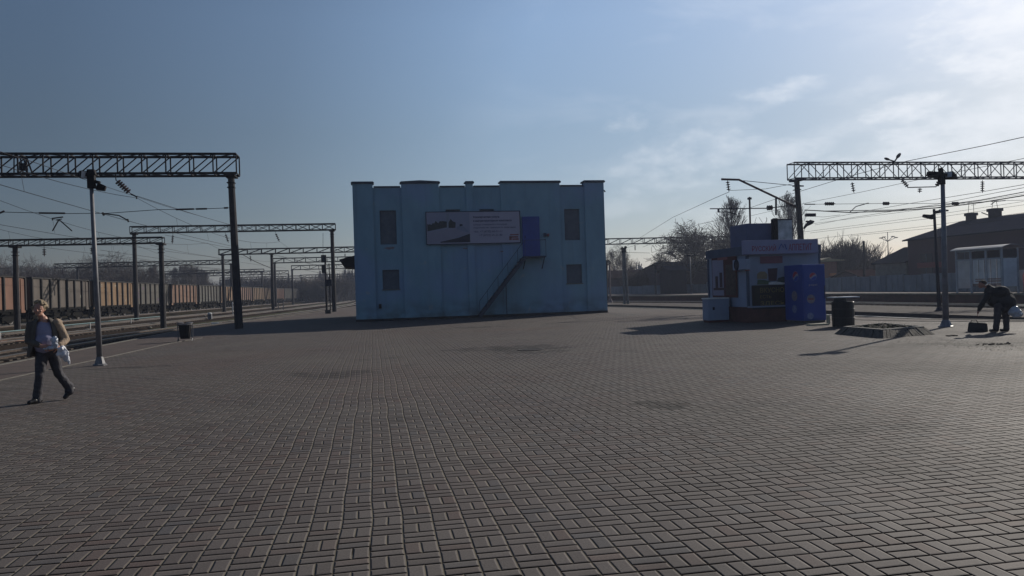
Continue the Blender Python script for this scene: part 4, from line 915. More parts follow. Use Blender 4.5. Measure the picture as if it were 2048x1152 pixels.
# ------------------------------------------------------------------ snack kiosk
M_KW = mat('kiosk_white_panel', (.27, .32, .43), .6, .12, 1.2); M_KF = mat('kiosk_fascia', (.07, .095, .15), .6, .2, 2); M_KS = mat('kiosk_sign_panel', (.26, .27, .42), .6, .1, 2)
M_KB = mat('kiosk_brown_base', (.11, .042, .038), .8, .3, 3); M_KP = mat('sign_red', (.27, .085, .13), .6, .15); M_BLUE = mat('drink_blue', (.024, .066, .31), .35, .1, 2); M_BLUED = mat('drink_blue_dark', (.015, .03, .16), .4, .15, 2)
YK = 28.4
def fk(px, py, y=YK): p = AY(px, py, y); return p.x, p.z
kx0 = fk(1497, 600)[0]; kx1 = kx0+3.15; ky1 = YK+3.7
kz = fk(1560, 509)[1]
ks = thing('snack_kiosk', 'white snack kiosk with red lettered sign, food posters and brown base', 'kiosk', (kx0, YK, 0))
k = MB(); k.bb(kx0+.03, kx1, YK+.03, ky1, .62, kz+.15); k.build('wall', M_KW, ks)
k = MB(); k.bb(kx0-.01, kx1+.03, YK-.01, ky1+.03, -.01, .61); k.build('base', M_KB, ks)
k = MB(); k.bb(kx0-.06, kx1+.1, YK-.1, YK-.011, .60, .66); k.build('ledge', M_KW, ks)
k = MB()
for xx in (kx0+.0, kx1-.03): k.bb(xx, xx+.07, YK-.0, YK+.029, .66, kz)
k.bb(kx0-.012, kx0+.029, YK+.03, YK+.12, .62, kz); k.bb(kx0-.012, kx0+.029, ky1-.1, ky1, .62, kz); k.bb(kx0-.012, kx0+.028, YK+1.55, YK+1.62, .62, kz); k.build('corner_trim', M_KF, ks)
ztop = fk(1560, 480)[1]
k = MB(); k.bb(kx0-.25, kx0+2.95, YK-.25, YK-.05, kz+.02, ztop); sgp = k.build('sign_board', M_KS, ks, bevel=.01)
k = MB(); k.bb(kx0-.05, kx1+.1, YK+.03, ky1+.03, kz+.02, fk(1494, 492)[1]); k.build('roof_fascia', M_KF, ks)
SX = lambda px: fk(px, 495, YK-.25)[0]
text('РУССКИЙ', M_KP, ks, SX(1504), SX(1552), (kz+ztop)/2-.02, .27, YK-.252, 'lettering', bold=.012)
text('АППЕТИТ', M_KP, ks, SX(1577), SX(1624), (kz+ztop)/2-.02, .27, YK-.252, 'lettering', bold=.012)
k = MB(); cx_, cz_ = SX(1565), (kz+ztop)/2
k.tube([(cx_-.17, YK-.256, cz_-.1), (cx_-.05, YK-.256, cz_+.12), (cx_+.03, YK-.256, cz_-.02), (cx_+.1, YK-.256, cz_+.12), (cx_+.17, YK-.256, cz_-.1)], .02, 5); k.build('sign_emblem', M_BLUE, ks)
def kr(px0, py0, px1, py1, name, m, off=.0, y=YK):
    a, c = fk(px0, py0, y), fk(px1, py1, y); k = MB(); k.bb(a[0], c[0], YK-.01-off, YK+.029-off*.5 if off == 0 else YK-.0101-off+.012, c[1], a[1]); return k.build(name, m, ks)
M_BRD2 = mat('menu_board_black', (.008, .009, .013), .5, .2); M_YEL = mat('menu_yellow', (.22, .18, .07), .6, .15)
kr(1503, 571, 1580, 616, 'menu_board', M_BRD2, .004)
mx0, mx1 = fk(1520, 590)[0], fk(1568, 590)[0]
text('ВКУСНО', M_YEL, ks, mx0, mx1, fk(1540, 580)[1], .2, YK-.0165, bold=.01); text('ЕСТЬ', M_YEL, ks, mx0, fk(1542, 590)[0], fk(1540, 593)[1], .13, YK-.0165); text('ЗДЕСЬ', M_YEL, ks, mx0, mx1, fk(1540, 607)[1], .2, YK-.0165, bold=.01)
kr(1520, 513, 1565, 526, 'red_notice', mat('notice_red', (.20, .085, .12), .6, .15), .003)
pz = lambda px, py: fk(px, py)
def kpoly(name, pts, m, off):
    k = MB(); k.add([(pz(a, c)[0], YK-off, pz(a, c)[1]) for a, c in pts], [tuple(range(len(pts)))]); return k.build(name, m, ks)
kpoly('poster', [(1512, 530), (1580, 530), (1580, 568), (1512, 568)], M_KW, .002)
kpoly('printed_loaf', [(1514, 558), (1514, 548), (1520, 543), (1530, 543), (1535, 549), (1534, 558)], mat('print_bread', (.28, .22, .14), .6, .2, 6), .006)
kpoly('printed_mug', [(1537, 562), (1535, 537), (1555, 536), (1553, 562)], mat('print_mug', (.07, .035, .05), .6, .2), .008)
kpoly('printed_greens', [(1514, 569), (1515, 559), (1530, 560), (1550, 566), (1552, 569)], mat('print_greens', (.07, .12, .07), .6, .4, 9), .007)
kpoly('printed_berries', [(1553, 564), (1556, 556), (1566, 553), (1578, 557), (1579, 566)], mat('print_berries', (.05, .07, .07), .6, .4, 9), .0085)
kpoly('printed_plate', [(1537, 565), (1553, 563), (1572, 566), (1565, 569), (1537, 569)], M_WHITE, .009)
# side wall (faces -x): posters and air conditioner
def fs(px, py, x=None): p = AX(px, py, x or kx0-.01); return p.y, p.z
def side(name, px0, py0, px1, py1, m, off=.02, par=None):
    a, c = fs(px0, py0), fs(px1, py1); k = MB(); k.bb(kx0-.014-off, kx0-.013, min(a[0], c[0]), max(a[0], c[0]), min(a[1], c[1]), max(a[1], c[1])); return k.build(name, m, par or ks)
side('side_poster_frame', 1423.5, 517, 1476, 595, M_KB, .01)
side('side_poster', 1425, 521, 1449, 591, mat('poster_white', (.28, .28, .38), .6, .1, 2), .02)
side('side_poster', 1451.5, 530, 1473, 590, mat('poster_dark_food', (.09, .06, .05), .6, .6, 7), .022)
side('side_header', 1436, 515, 1456, 519, M_RED, .03)
a_, c_ = fs(1431, 575, kx0-.04), fs(1444, 545, kx0-.04)
k = MB(); yy0, yy1 = sorted((a_[0], c_[0])); k.bb(kx0-.038, kx0-.036, yy0, (yy0+yy1)/2-.08, a_[1], c_[1]); k.bb(kx0-.038, kx0-.036, (yy0+yy1)/2+.08, yy1, a_[1]-.1, c_[1]-.15); k.bb(kx0-.0385, kx0-.0362, yy0-.3, yy1+.2, a_[1]-.12, a_[1]-.02); k.build('printed_bottles', mat('print_bottles', (.08, .05, .05), .6, .3), ks)
kac = thing('air_conditioner', 'pale air-conditioner unit high on the kiosk side wall', 'air conditioner', (kx0-.35, YK+.9, 2.2))
a_, c_ = fs(1458, 541, kx0-.4), fs(1492, 518, kx0-.24)
k = MB(); k.bb(kx0-.24, kx0-.06, c_[0], a_[0], a_[1], c_[1]); k.build('housing', M_KW, kac, bevel=.02)
k = MB(); k.lathe((kx0-.241, a_[0]-.35, (a_[1]+c_[1])/2), (-1, 0, 0), [(0, .22), (.012, .22), (.012, .19), (.004, .18)], 20); k.build('fan_grille', M_STEELB, kac); k = MB(); k.bar((kx0-.22, a_[0]-.15, a_[1]-.03), (kx0-.02, a_[0]-.15, a_[1]-.03), .04); k.bar((kx0-.22, c_[0]+.15, a_[1]-.03), (kx0-.02, c_[0]+.15, a_[1]-.03), .04); k.build('bracket', M_RED, kac)
# roof boxes
ra = fk(1493, 447, YK+.9); rb = fk(1546, 483, YK+.9)
zr0 = fk(1494, 493)[1]+.003
k = MB(); k.bb(ra[0], rb[0], YK+.9, YK+2.4, zr0, ra[1]); rbx = tag(k.build('roof_cabin', mat('cabin_blue_grey', (.10, .12, .22), .6, .15, 2), None, bevel=.015), 'plain blue-grey box standing on the kiosk roof', 'box')
rp = fk(1544, 438, YK+.75); rq = fk(1553, 480, YK+.75); rr_ = fk(1583, 441, YK+.75)
lbx = thing('roof_light_box', 'upright advertising light box with pale panel on the kiosk roof', 'sign', (rp[0], YK+.7, zr0))
k = MB(); k.bb(rp[0], rr_[0]+.03, YK+.72, YK+.86, zr0, rp[1]); k.build('frame', M_STEELB, lbx, bevel=.01)
k = MB(); k.bb(rq[0]+.02, rr_[0]-.01, YK+.702, YK+.718, zr0+.05, rp[1]-.06); k.build('panel', mat('light_box_face', (.62, .66, .70), .5, .5, 2.2, col2=(.2, .24, .26)), lbx)
k = MB(); k.bb(rp[0]-.005, rq[0], YK+.60, YK+.719, zr0, rp[1]+.02); k.build('side_panel', M_STEEL, lbx)
# white chest at the side
p0 = G(1417, 645.5); p1 = G(1459, 643.5)
fz = thing('storage_chest', 'white metal storage chest with small lock beside the kiosk', 'chest', (p0.x, p0.y, 0))
ztp = AY(1420, 597, p0.y).z; xe = AY(1459, 645, p0.y).x
k = MB(); k.bb(p0.x, xe, p0.y, p0.y+.55, .09, ztp-.03); k.build('body', M_KW, fz, bevel=.015); k = MB(); k.bb(p0.x-.02, xe+.0, p0.y-.03, p0.y+.57, ztp-.027, ztp+.02); k.build('lid', M_WHITE, fz)
k = MB(); k.bb(p0.x+.03, xe-.03, p0.y+.04, p0.y+.51, 0, .088); k.build('plinth', M_KB, fz); lk = AY(1427, 617, p0.y); k = MB(); k.box((lk.x, p0.y-.02, lk.z), (.07, .04, .12)); k.build('lock', M_BLACK, fz)
# fridge: box with printed side and front
yf = 26.9
q0 = AY(1607, 647, yf); q1 = AY(1653, 645, yf); zf = AY(1607, 529, yf).z
fr = thing('drinks_fridge', 'tall blue drinks fridge with round red, white and blue logos in front of the kiosk', 'fridge', (q0.x, yf, 0))
k = MB(); k.bb(q0.x, q1.x, yf, yf+1.28, .07, zf); fbdy = k.build('body', M_BLUE, fr, bevel=.02)
k = MB(); k.bb(q0.x+.03, q1.x-.03, yf+.03, yf+1.25, 0, .068); k.build('plinth', M_KERB, fr)
k = MB(); k.bb(q0.x+.04, q1.x-.04, yf-.03, yf-.002, .14, zf-.05); dr_ = k.build('door', M_BLUE, fr, bevel=.01); k = MB(); k.tube([(q1.x-.08, yf-.07, .9), (q1.x-.08, yf-.07, 1.4)], .014, 6); k.build('handle', M_STEELB, dr_)
M_LW = mat('logo_white', (.30, .31, .40), .5, .05); M_LR = mat('logo_red', (.35, .035, .06), .5, .05); M_LB = mat('logo_blue', (.03, .08, .40), .5, .05)
def globe(px, py, rad, faceside, small=None):
    if faceside: 
        p = AX(px, py, q0.x-.003); pt = lambda u, v, o: (q0.x-.004-o, p.y-u*rad, p.z+v*rad)
    else:
        p = AY(px, py, yf-.032); pt = lambda u, v, o: (p.x+u*rad, yf-.034-o, p.z+v*rad)
    n = 28; C = [(math.cos(2*math.pi*i/n), math.sin(2*math.pi*i/n)) for i in range(n)]
    k = MB(); k.add([pt(u, v, 0) for u, v in C], [tuple(range(n))]); k.build('logo_disc', M_LW if small is None else small, fr)
    if small is None:
        wv = lambda u, o: .25*math.sin(u*2.2+.6)+.22*u+o
        rs_ = [(-1+2*i/12) for i in range(13)]
        for o, sg_, mm in ((.16, 1, M_LR), (-.30, -1, M_LB)):
            lo = []; up_ = []
            for u in [x_*.93 for x_ in rs_]:
                e = math.sqrt(max(0, .9-u*u)); v = wv(u, o); v = max(-e, min(e, v)); lo.append((u, v)); up_.append((u, e*sg_))
            k = MB(); k.add([pt(u, v, .002) for u, v in lo+up_[::-1]], [(i, i+1, 2*13-2-i, 2*13-1-i) for i in range(12)]); k.build('logo_wave', mm, fr)
    return p
globe(1626, 553, .15, False); globe(1591, 553, .2, True)
globe(1622, 598, .17, False, mat('label_pale', (.22, .20, .24), .5, .3, 9)); globe(1589, 592, .2, True, MATS['label_pale']); globe(1621, 632, .13, False, mat('label_blue', (.18, .24, .42), .5, .4, 12)); globe(1589, 618, .16, True, MATS['label_blue'])
p = AY(1626, 570, yf-.034); text('pepsi', M_LW, fr, p.x-.17, p.x+.17, p.z, .09, yf-.035, bold=.01)
p = AY(1622, 598, yf-.04); text('MIRINDA', M_LR, fr, p.x-.12, p.x+.12, p.z, .06, yf-.04)
p = AY(1621, 632, yf-.04); text('7', M_LW, fr, p.x-.03, p.x+.03, p.z, .1, yf-.04)
p = G(1628, 651); k = MB(); k.box((p.x+.15, p.y, .03), (.75, .25, .06), .05); tag(k.build('timber_plank', mat('weathered_timber', (.40, .39, .30), .8, .2)), 'pale timber plank on the ground in front of the blue fridge', 'plank')
p = G(1658, 648); k = MB(); k.bb(p.x-.05, p.x+.05, p.y, p.y+.08, 0, .33); tag(k.build('short_stake', MATS['weathered_timber']), 'short pale upright stake between the fridge and the black drum', 'stake')
# black drum bin with board lid
p = G(1687, 653); db = thing('rubbish_drum', 'black rubbish drum topped with a pale flat board right of the kiosk', 'bin', tuple(p))
hz_ = AY(1687, 603, p.y).z
k = MB(); k.lathe((p.x, p.y, 0), (0, 0, 1), [(0, .33), (.02, .355), (.3, .36), (.31, .375), (.33, .36), (.6, .36), (.61, .375), (.63, .36), (hz_-.02, .36), (hz_, .33)], 20); k.build('drum', mat('black_drum', (.009, .009, .01), .55, .3, 5), db)
k = MB(); k.lathe((p.x-.1, p.y, hz_), (0, 0, 1), [(0, .22), (.16, .2), (.17, .1)], 14); k.build('sack', M_BLACK, db)
z2 = AY(1690, 593, p.y).z; k = MB(); k.box((p.x+.02, p.y, z2-.02), (.86, .6, .035), -.1); k.build('board_lid', mat('pale_board', (.5, .52, .58), .5, .2), db)
# pavilion behind fridge
yq = 96.0
a_, c_ = AY(1636, 522, yq), AY(1676, 556, yq)
pv = thing('market_stall', 'small reddish stall with tan corrugated roof behind the blue fridge', 'stall', (a_.x, yq, 0)) 
k = MB(); k.bb(a_.x, c_.x-.1, yq, yq+3, -.4, AY(1650, 524, yq).z); k.build('wall', mat('stall_red', (.32, .14, .10), .7, .3, 4), pv)
zz = AY(1650, 519, yq).z; k = MB(); k.prism([(a_.x-.4, zz-.15), ((a_.x+c_.x)/2-.1, zz+.25), ((a_.x+c_.x)/2+.1, zz+.05), (c_.x+.6, zz-.1), (c_.x+.6, zz-.25), (a_.x-.4, zz-.35)], yq-.8, yq+3.2); k.build('roof', mat('tan_roof', (.42, .33, .19), .7, .25, 3), pv)
pq = AY(1663, 549, yq); k = MB(); k.box((pq.x, yq-.3, pq.z), (.7, .5, .35)); k.build('orange_crate', mat('orange_plastic', (.75, .28, .10), .5, .1), pv)

# ------------------------------------------------------------------ planter
pl = [G(1668, 668), G(1766, 677.5), G(1871, 669)]
A = Vector((pl[0].x, pl[0].y)); B_ = Vector((pl[1].x, pl[1].y)); C_ = Vector((pl[2].x, pl[2].y)); cen = (A+C_)/2+Vector((.25, .35))
D_ = cen*2-B_
outer = [A, B_, C_, D_]
hp = AY(1755, 661.5, (B_.y+.15)).z
plt = thing('brick_planter', 'low four-sided brick planter with sloping sides and dark soil', 'planter', (cen.x, cen.y, 0))
inn = [cen+(v-cen)*.80 for v in outer]; inn2 = [cen+(v-cen)*.70 for v in outer]
M_PLB = mat('planter_brick', (.10, .085, .07), .9, .4, 9, .8, 30); 
k = MB(); n = 14; r = random.Random(2)
for i in range(4):
    a, c = outer[i], outer[(i+1) % 4]; e, f = inn[i], inn[(i+1) % 4]
    for j in range(n):
        t0, t1 = j/n+.004, (j+1)/n-.004; o = r.uniform(-.012, .012)
        q = [a.lerp(c, t0), a.lerp(c, t1), e.lerp(f, t1), e.lerp(f, t0)]; nn = (c-a).normalized(); nn = Vector((nn.y, -nn.x))
        if nn.dot(a-cen) < 0: nn = -nn
        vs = [(q[0].x+nn.x*o, q[0].y+nn.y*o, -.005), (q[1].x+nn.x*o, q[1].y+nn.y*o, -.005), (q[2].x+nn.x*o, q[2].y+nn.y*o, hp+o*.5), (q[3].x+nn.x*o, q[3].y+nn.y*o, hp+o*.5)]
        vi = [(x_*1+(cen.x-x_)*.06, y_+(cen.y-y_)*.06, z_-.02) for x_, y_, z_ in vs]
        k.add(vs+vi, [(0, 1, 2, 3), (7, 6, 5, 4), (0, 4, 5, 1), (1, 5, 6, 2), (2, 6, 7, 3), (3, 7, 4, 0)])
k.build('brick_side', M_PLB, plt)
k = MB()
for i in range(4):
    e, f, g2, h2 = inn[i], inn[(i+1) % 4], inn2[(i+1) % 4], inn2[i]
    k.add([(v.x, v.y, hp-.03) for v in (e, f, g2, h2)]+[(v.x, v.y, hp+.015) for v in (e, f, g2, h2)], [(0, 1, 2, 3), (4, 5, 6, 7), (0, 1, 5, 4), (2, 3, 7, 6)])
k.build('rim', M_CONC, plt)
k = MB(); n = 16; vs = []; fsx = []
for i in range(n+1):
    for j in range(n+1):
        e = inn2[0].lerp(inn2[1], i/n); f = inn2[3].lerp(inn2[2], i/n); q = e.lerp(f, j/n); edge = min(i, j, n-i, n-j)
        vs.append((q.x, q.y, hp-.06+(.0 if edge == 0 else r.uniform(.0, .10))))
for i in range(n):
    for j in range(n): fsx.append((i*(n+1)+j, (i+1)*(n+1)+j, (i+1)*(n+1)+j+1, i*(n+1)+j+1))
k.add(vs, fsx); k.build('soil', mat('dark_soil', (.04, .034, .025), 1, .4, 20, .6), plt)
k = MB()
for i in range(420):
    u, v = r.random(), r.random(); e = inn2[0].lerp(inn2[1], .08+u*.84); f = inn2[3].lerp(inn2[2], .08+u*.84); q = e.lerp(f, .08+v*.84); hh = r.uniform(.03, .11)
    d = Vector((r.uniform(-.07, .07), r.uniform(-.07, .07), hh)); b0 = Vector((q.x, q.y, hp-.03)); s_ = Vector((r.uniform(-1, 1), r.uniform(-1, 1), 0))*.012
    k.add([b0-s_, b0+s_, b0+d], [(0, 1, 2)])
pg_ = k.build('dry_plants', mat('planter_weeds', (.08, .10, .04), 1, .5, 6), plt); pg_['kind'] = 'stuff'

# ------------------------------------------------------------------ manhole, litter, rubble
p = G(1062, 699.5); mh = thing('manhole', 'dark sunken manhole in the paving in front of the teal building', 'manhole', (p.x, p.y, 0))
k = MB(); k.lathe((p.x, p.y, .002), (0, 0, 1), [(0, .36), (.012, .36), (.012, .30), (.006, .29)], 24); k.build('frame', M_CONCD, mh); k = MB(); k.lathe((p.x, p.y, .002), (0, 0, 1), [(0, .285), (.008, .285), (.010, .2)], 24); k.build('cover', M_STEEL, mh)
r = random.Random(4)
for i, (a, c, s, lbl) in enumerate(((1990, 689, .3, 'dark heap of leaves and litter below the bending person'), (1905, 672, .14, 'small dark scrap left of the black bag'), (780, 631, .42, 'dark weedy heap at the foot of the teal wall'))):
    p = G(a, c); k = MB()
    for j in range(26):
        q = Vector((p.x+r.gauss(0, s*.6), p.y+r.gauss(0, s*.25), r.uniform(0, .02 if i < 2 else .2))); k.ell(q, (r.uniform(.02, .06), r.uniform(.02, .06), r.uniform(.008, .02 if i < 2 else .05)), 6, 4, Matrix.Rotation(r.random()*3, 3, 'Z'))
    tag(k.build('litter_heap', mat('dark_litter', (.05, .042, .035), 1, .4, 12)), lbl, 'litter')
k = MB()
for i in range(260):
    u = r.random(); a = 1700+u*340+r.gauss(0, 6); c = 676+u*22+r.gauss(0, 4); p = G(a, c); s = r.uniform(.02, .07)
    k.add([(p.x, p.y, .006), (p.x+s, p.y+s*.3, .012+s*.2), (p.x+s*.6, p.y+s, .008)], [(0, 1, 2)])
tag(k.build('fallen_leaves', MATS['dark_litter']), 'scattered dark leaves and crumbs on the paving by the planter', 'leaves', kind='stuff')
k = MB()
for i in range(150):
    p = G(r.uniform(720, 1210), r.uniform(628, 640)); x = p.x; yv = YB-.2-abs(r.gauss(0, .12)); s = r.uniform(.02, .08)
    if bx0 < x < bx1: k.add([(x, yv, 0), (x+s, yv-.02, .0), (x+s*.5+r.uniform(-.04, .04), yv-.02, s*1.8)], [(0, 1, 2)])
tag(k.build('wall_foot_weeds', MATS['dark_litter']), 'dry weeds along the foot of the teal wall', 'weeds', kind='stuff')

# ------------------------------------------------------------------ right background: fence, shelter, houses
M_FEN = mat('concrete_fence', (.20, .225, .26), .9, .25, .8, .3, 10)
FP = [(43.5, 20), (46, 54), (50.5, 84), (40.5, 122), (32, 160)]
fence = thing('concrete_fence', 'long grey-blue panel fence along the far platform', 'fence', (46, 54, .3))
pts = []
yv = 20
while yv < 160: pts.append((interp(FP, yv), yv)); yv += 3.0
for i, ((xa, ya), (xc, yc2)) in enumerate(zip(pts, pts[1:])):
    zt_ = 1.86+.04*math.sin(i*2.3)-(.25 if ya > 100 else 0); k = MB(); k.bar((xa, ya, (zt_+.3)/2), (xc, yc2, (zt_+.3)/2), .08, zt_-.3); 
    for s in (.33, .66): q = Vector((xa, ya, 0)).lerp(Vector((xc, yc2, 0)), s); k.bb(q.x-.09, q.x-.05, q.y-.05, q.y+.05, .34, zt_-.05)
    k.build('panel', M_FEN, fence)
    k = MB(); k.bb(xa-.09, xa+.09, ya-.09, ya+.09, .3, zt_+.06); k.build('post', mat('fence_post', (.15, .165, .19), .9, .25), fence)
# dark bushes at the fence foot / dirt
# shelter
sx = 41.2; sy0, sy1 = AX(2005, 560, sx).y, AX(1914, 560, sx).y
M_SHF = mat('shelter_frame', (.32, .37, .44), .5, .2, 3, metal=.1); M_SHG = mat('shelter_panel', (.62, .68, .74), .35, .15, 2)
sh = thing('waiting_shelter', 'pale metal waiting shelter with glazed panels on the far platform', 'shelter', (sx, sy0, .36))
zt_ = AX(1912, 502, sx).z
for yv in (sy0, (sy0*2+sy1)/3, (sy0+2*sy1)/3, sy1):
    for xo in (0, 1.2): k = MB(); k.bb(sx+xo-.05, sx+xo+.05, yv-.05, yv+.05, .36, zt_); k.build('post', M_SHF, sh)
k = MB(); n = 8
prof = [(sx-.25+1.75*i/n, zt_+.02+.32*math.sin(math.pi*(.12+.8*i/n))-.1) for i in range(n+1)]
k.prism(prof+[(x_, z_-.06) for x_, z_ in prof[::-1]], sy0-.3, sy1+.3); k.build('roof', mat('shelter_roof', (.20, .22, .26), .7, .15), sh)
k = MB(); k.bb(sx-.03, sx+.03, sy0, sy1, zt_-.12, zt_-.02); k.bb(sx-.03, sx+.03, sy0, sy1, zt_-.72, zt_-.64); k.build('top_beam', M_SHF, sh)
nn = 7
for i in range(nn):
    a, c = sy0+.1+(sy1-sy0-.2)*i/nn, sy0+.1+(sy1-sy0-.2)*(i+1)/nn; k = MB(); k.bb(sx+1.19, sx+1.23, a+.05, c-.05, 1.0, zt_-.7); k.build('pane', M_SHG, sh)
k = MB(); k.bb(sx+1.16, sx+1.188, sy0, sy1, zt_-.62, zt_-.05); k.build('dark_band', M_STEELB, sh)
k = MB(); k.bb(sx+.05, sx+1.1, sy1-.03, sy1+.02, .7, zt_-.7); k.build('side_pane', M_SHG, sh)
k = MB(); k.bb(sx+.07, sx+1.12, sy0-.02, sy0+.02, .8, zt_-.7); k.build('side_pane', M_SHG, sh)
k = MB(); k.bb(sx+.05, sx+1.15, sy0-.022, sy0+.03, zt_-.64, zt_-.1); k.build('dark_band', M_STEELB, sh)
for zz in (.84, .95, 1.15, 1.3): k = MB(); k.bb(sx+.7 if zz < 1 else sx+1.05, sx+1.1 if zz < 1 else sx+1.1, sy0+.5, sy1-.5, zz, zz+.05); k.build('bench_slat', mat('bench_wood', (.16, .07, .06), .7, .3, 5), sh)
# red van-like kiosk at the frame edge
p = AX(2052, 560, 43.0); rv = thing('red_stall', 'dark red rounded stall cut by the right edge of the picture', 'stall', (p.x, p.y, .36))
k = MB(); k.prism([(p.y-3.5, .36), (p.y+.25, .36), (p.y+.3, 1.5), (p.y-.05, 2.3), (p.y-.6, 2.7), (p.y-3.5, 2.7)], p.x, p.x+2, 'x'); k.build('body', mat('dull_red_body', (.20, .045, .05), .5, .25), rv, bevel=.05)
k = MB(); k.bb(p.x-.02, p.x-.002, p.y-2.9, p.y-.5, 1.2, 2.2); k.build('window', M_BLACK, rv)

def house(name, label, cat, x0, x1, y0, y1, ze, zr2, mw, mr, axis='y', wins=(), chim=(), z0=-.5, eave=.35, over=.4):
    t = thing(name, label, cat, (x0, y0, z0)); k = MB()
    if axis == 'y':
        xm_ = (x0+x1)/2; k.prism([(x0, z0), (x1, z0), (x1, ze), (xm_, zr2), (x0, ze)], y0, y1); k.build('wall', mw, t)
        k = MB(); d = (zr2-ze)/(xm_-x0); k.prism([(x0-eave, ze-eave*d+.01), (xm_, zr2+.01), (xm_, zr2+.16), (x0-eave, ze-eave*d+.14)], y0-over, y1+over); k.prism([(x1+eave, ze-eave*d+.01), (xm_+.001, zr2+.01), (xm_+.001, zr2+.16), (x1+eave, ze-eave*d+.14)], y0-over, y1+over)
    else:
        ym_ = (y0+y1)/2; k.prism([(y0, z0), (y1, z0), (y1, ze), (ym_, zr2), (y0, ze)], x0, x1, 'x'); k.build('wall', mw, t)
        k = MB(); d = (zr2-ze)/(ym_-y0); k.prism([(y0-eave, ze-eave*d+.01), (ym_, zr2+.01), (ym_, zr2+.16), (y0-eave, ze-eave*d+.14)], x0-over, x1+over, 'x'); k.prism([(y1+eave, ze-eave*d+.01), (ym_+.001, zr2+.01), (ym_+.001, zr2+.16), (y1+eave, ze-eave*d+.14)], x0-over, x1+over, 'x')
    ro = k.build('roof', mr, t)
    for (cx, cy, w_, zb_, zt2) in chim:
        k = MB(); k.bb(cx-w_/2, cx+w_/2, cy-w_/2, cy+w_/2, zb_, zt2-.25); k.bb(cx-w_/2-.08, cx+w_/2+.08, cy-w_/2-.08, cy+w_/2+.08, zt2-.249, zt2); k.build('chimney', M_BRKD, ro)
    for (f, a, c, e, g3) in wins:   # on -x face: y range a..c, z e..g3
        k = MB()
        if f == 'x': k.bb(x0-.03, x0-.002, a, c, e, g3)
        else: k.bb(a, c, y0-.03, y0-.002, e, g3)
        wo = k.build('window', mat('dark_window', (.03, .035, .045), .2, .2), t)
        k = MB()
        if f == 'x': k.bb(x0-.05, x0-.031, a, c, e-.1, e-.01); k.bb(x0-.05, x0-.031, (a+c)/2-.04, (a+c)/2+.04, e, g3)
        else: k.bb(a, c, y0-.05, y0-.031, e-.1, e-.01); k.bb((a+c)/2-.04, (a+c)/2+.04, y0-.05, y0-.031, e, g3)
        k.build('frame', M_BRD, wo)
    return t, ro
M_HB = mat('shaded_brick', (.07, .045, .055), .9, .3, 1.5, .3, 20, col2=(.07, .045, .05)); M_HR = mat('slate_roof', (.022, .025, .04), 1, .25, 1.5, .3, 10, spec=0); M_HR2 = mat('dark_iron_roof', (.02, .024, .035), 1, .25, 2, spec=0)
hx = 56.0; yf1 = AX(1815, 480, hx).y; ze_ = AX(1815, 481, hx).z
hxr = 70.0; hxm = 63.0
zrg = AX(1940, 438, hxm).z-.25
wl = [('x', yf1-3.6-i*5.2, yf1-1.9-i*5.2, 1.9, 4.0) for i in range(7)]
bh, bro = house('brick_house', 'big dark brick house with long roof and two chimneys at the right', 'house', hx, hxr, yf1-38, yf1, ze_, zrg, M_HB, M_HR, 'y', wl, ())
for a, w_, t0, al in ((1942, .72, 426, ((1938, 404), (1947, 408))), (1990, .85, 417, ((1986, 401), (1992, 400)))):
    Yc = AX(a, 430, hxm).y; c = AX(a, t0, hxm); k = MB(); zt2 = c.z; k.bb(hxm-w_/2, hxm+w_/2, Yc-w_/2, Yc+w_/2, zrg-.4, zt2-.3); k.bb(hxm-w_/2-.1, hxm+w_/2+.1, Yc-w_/2-.1, Yc+w_/2+.1, zt2-.299, zt2); ch = k.build('chimney', M_HR, bro if False else bh)
    k = MB()
    for q in al: e = AX(q[0], q[1], hxm); k.tube([(hxm, Yc if q[0] == a else Yc+(.4 if q[0] < a else -.4), zt2-.1), tuple(e)], .03, 4); k.bar((e.x, e.y-.3, e.z-.1), (e.x, e.y+.3, e.z-.1), .03)
    k.build('antenna', M_STEEL, ch)
k = MB(); e1, e2 = AX(1963, 425, hxm), AX(1984, 433, hxm); k.tube([e1, e2], .05, 4); k.build('roof_pole', M_STEEL, bh)
# red sign on house front
p = AX(1865, 530, hx-.1); k = MB(); k.bb(hx-.12, hx-.02, p.y-1.2, p.y+2.2, p.z-.25, p.z+.3); k.build('red_board', mat('dull_red_board', (.18, .05, .05), .7, .2), bh)
ys1 = yf1+3
house('grey_shed', 'low shed with dark roof and pale wall beside the brick house', 'shed', 56.6, 64.5, 73.9, AX(1747, 526, 56.4).y, 3.3, 4.95, mat('shed_wall', (.13, .135, .13), .9, .25, 2), M_HR2, 'y', (), eave=.3, over=.25)
ym = 98
house('low_barn', 'low reddish-brown barn beyond the fence, right of the teal building', 'barn', AY(1180, 560, 130).x, AY(1350, 560, 130).x, 130, 140, AY(1280, 556, 130).z, AY(1280, 541, 135).z, M_HB, mat('barn_roof', (.025, .017, .018), 1, .3, spec=0), 'x', (('y', AY(1260, 560, 130).x, AY(1268, 560, 130).x, 1.2, 2.3),))
house('dark_warehouse', 'dark flat-gabled warehouse behind the fence left of the kiosk', 'warehouse', AY(1350, 540, 112).x, AY(1475, 540, 112).x, 112, 126, AY(1400, 534, 112).z, AY(1400, 524, 119).z, M_HB, M_HR2, 'x', ())
house('small_gabled_house', 'small gabled house between the barn and the dark warehouse', 'house', AY(1296, 550, 126).x, AY(1345, 550, 126).x, 120, 127, AY(1320, 547, 120).z, AY(1320, 538, 123).z, mat('house_greyblue', (.09, .10, .12), .9, .3), M_HR2, 'x', ())
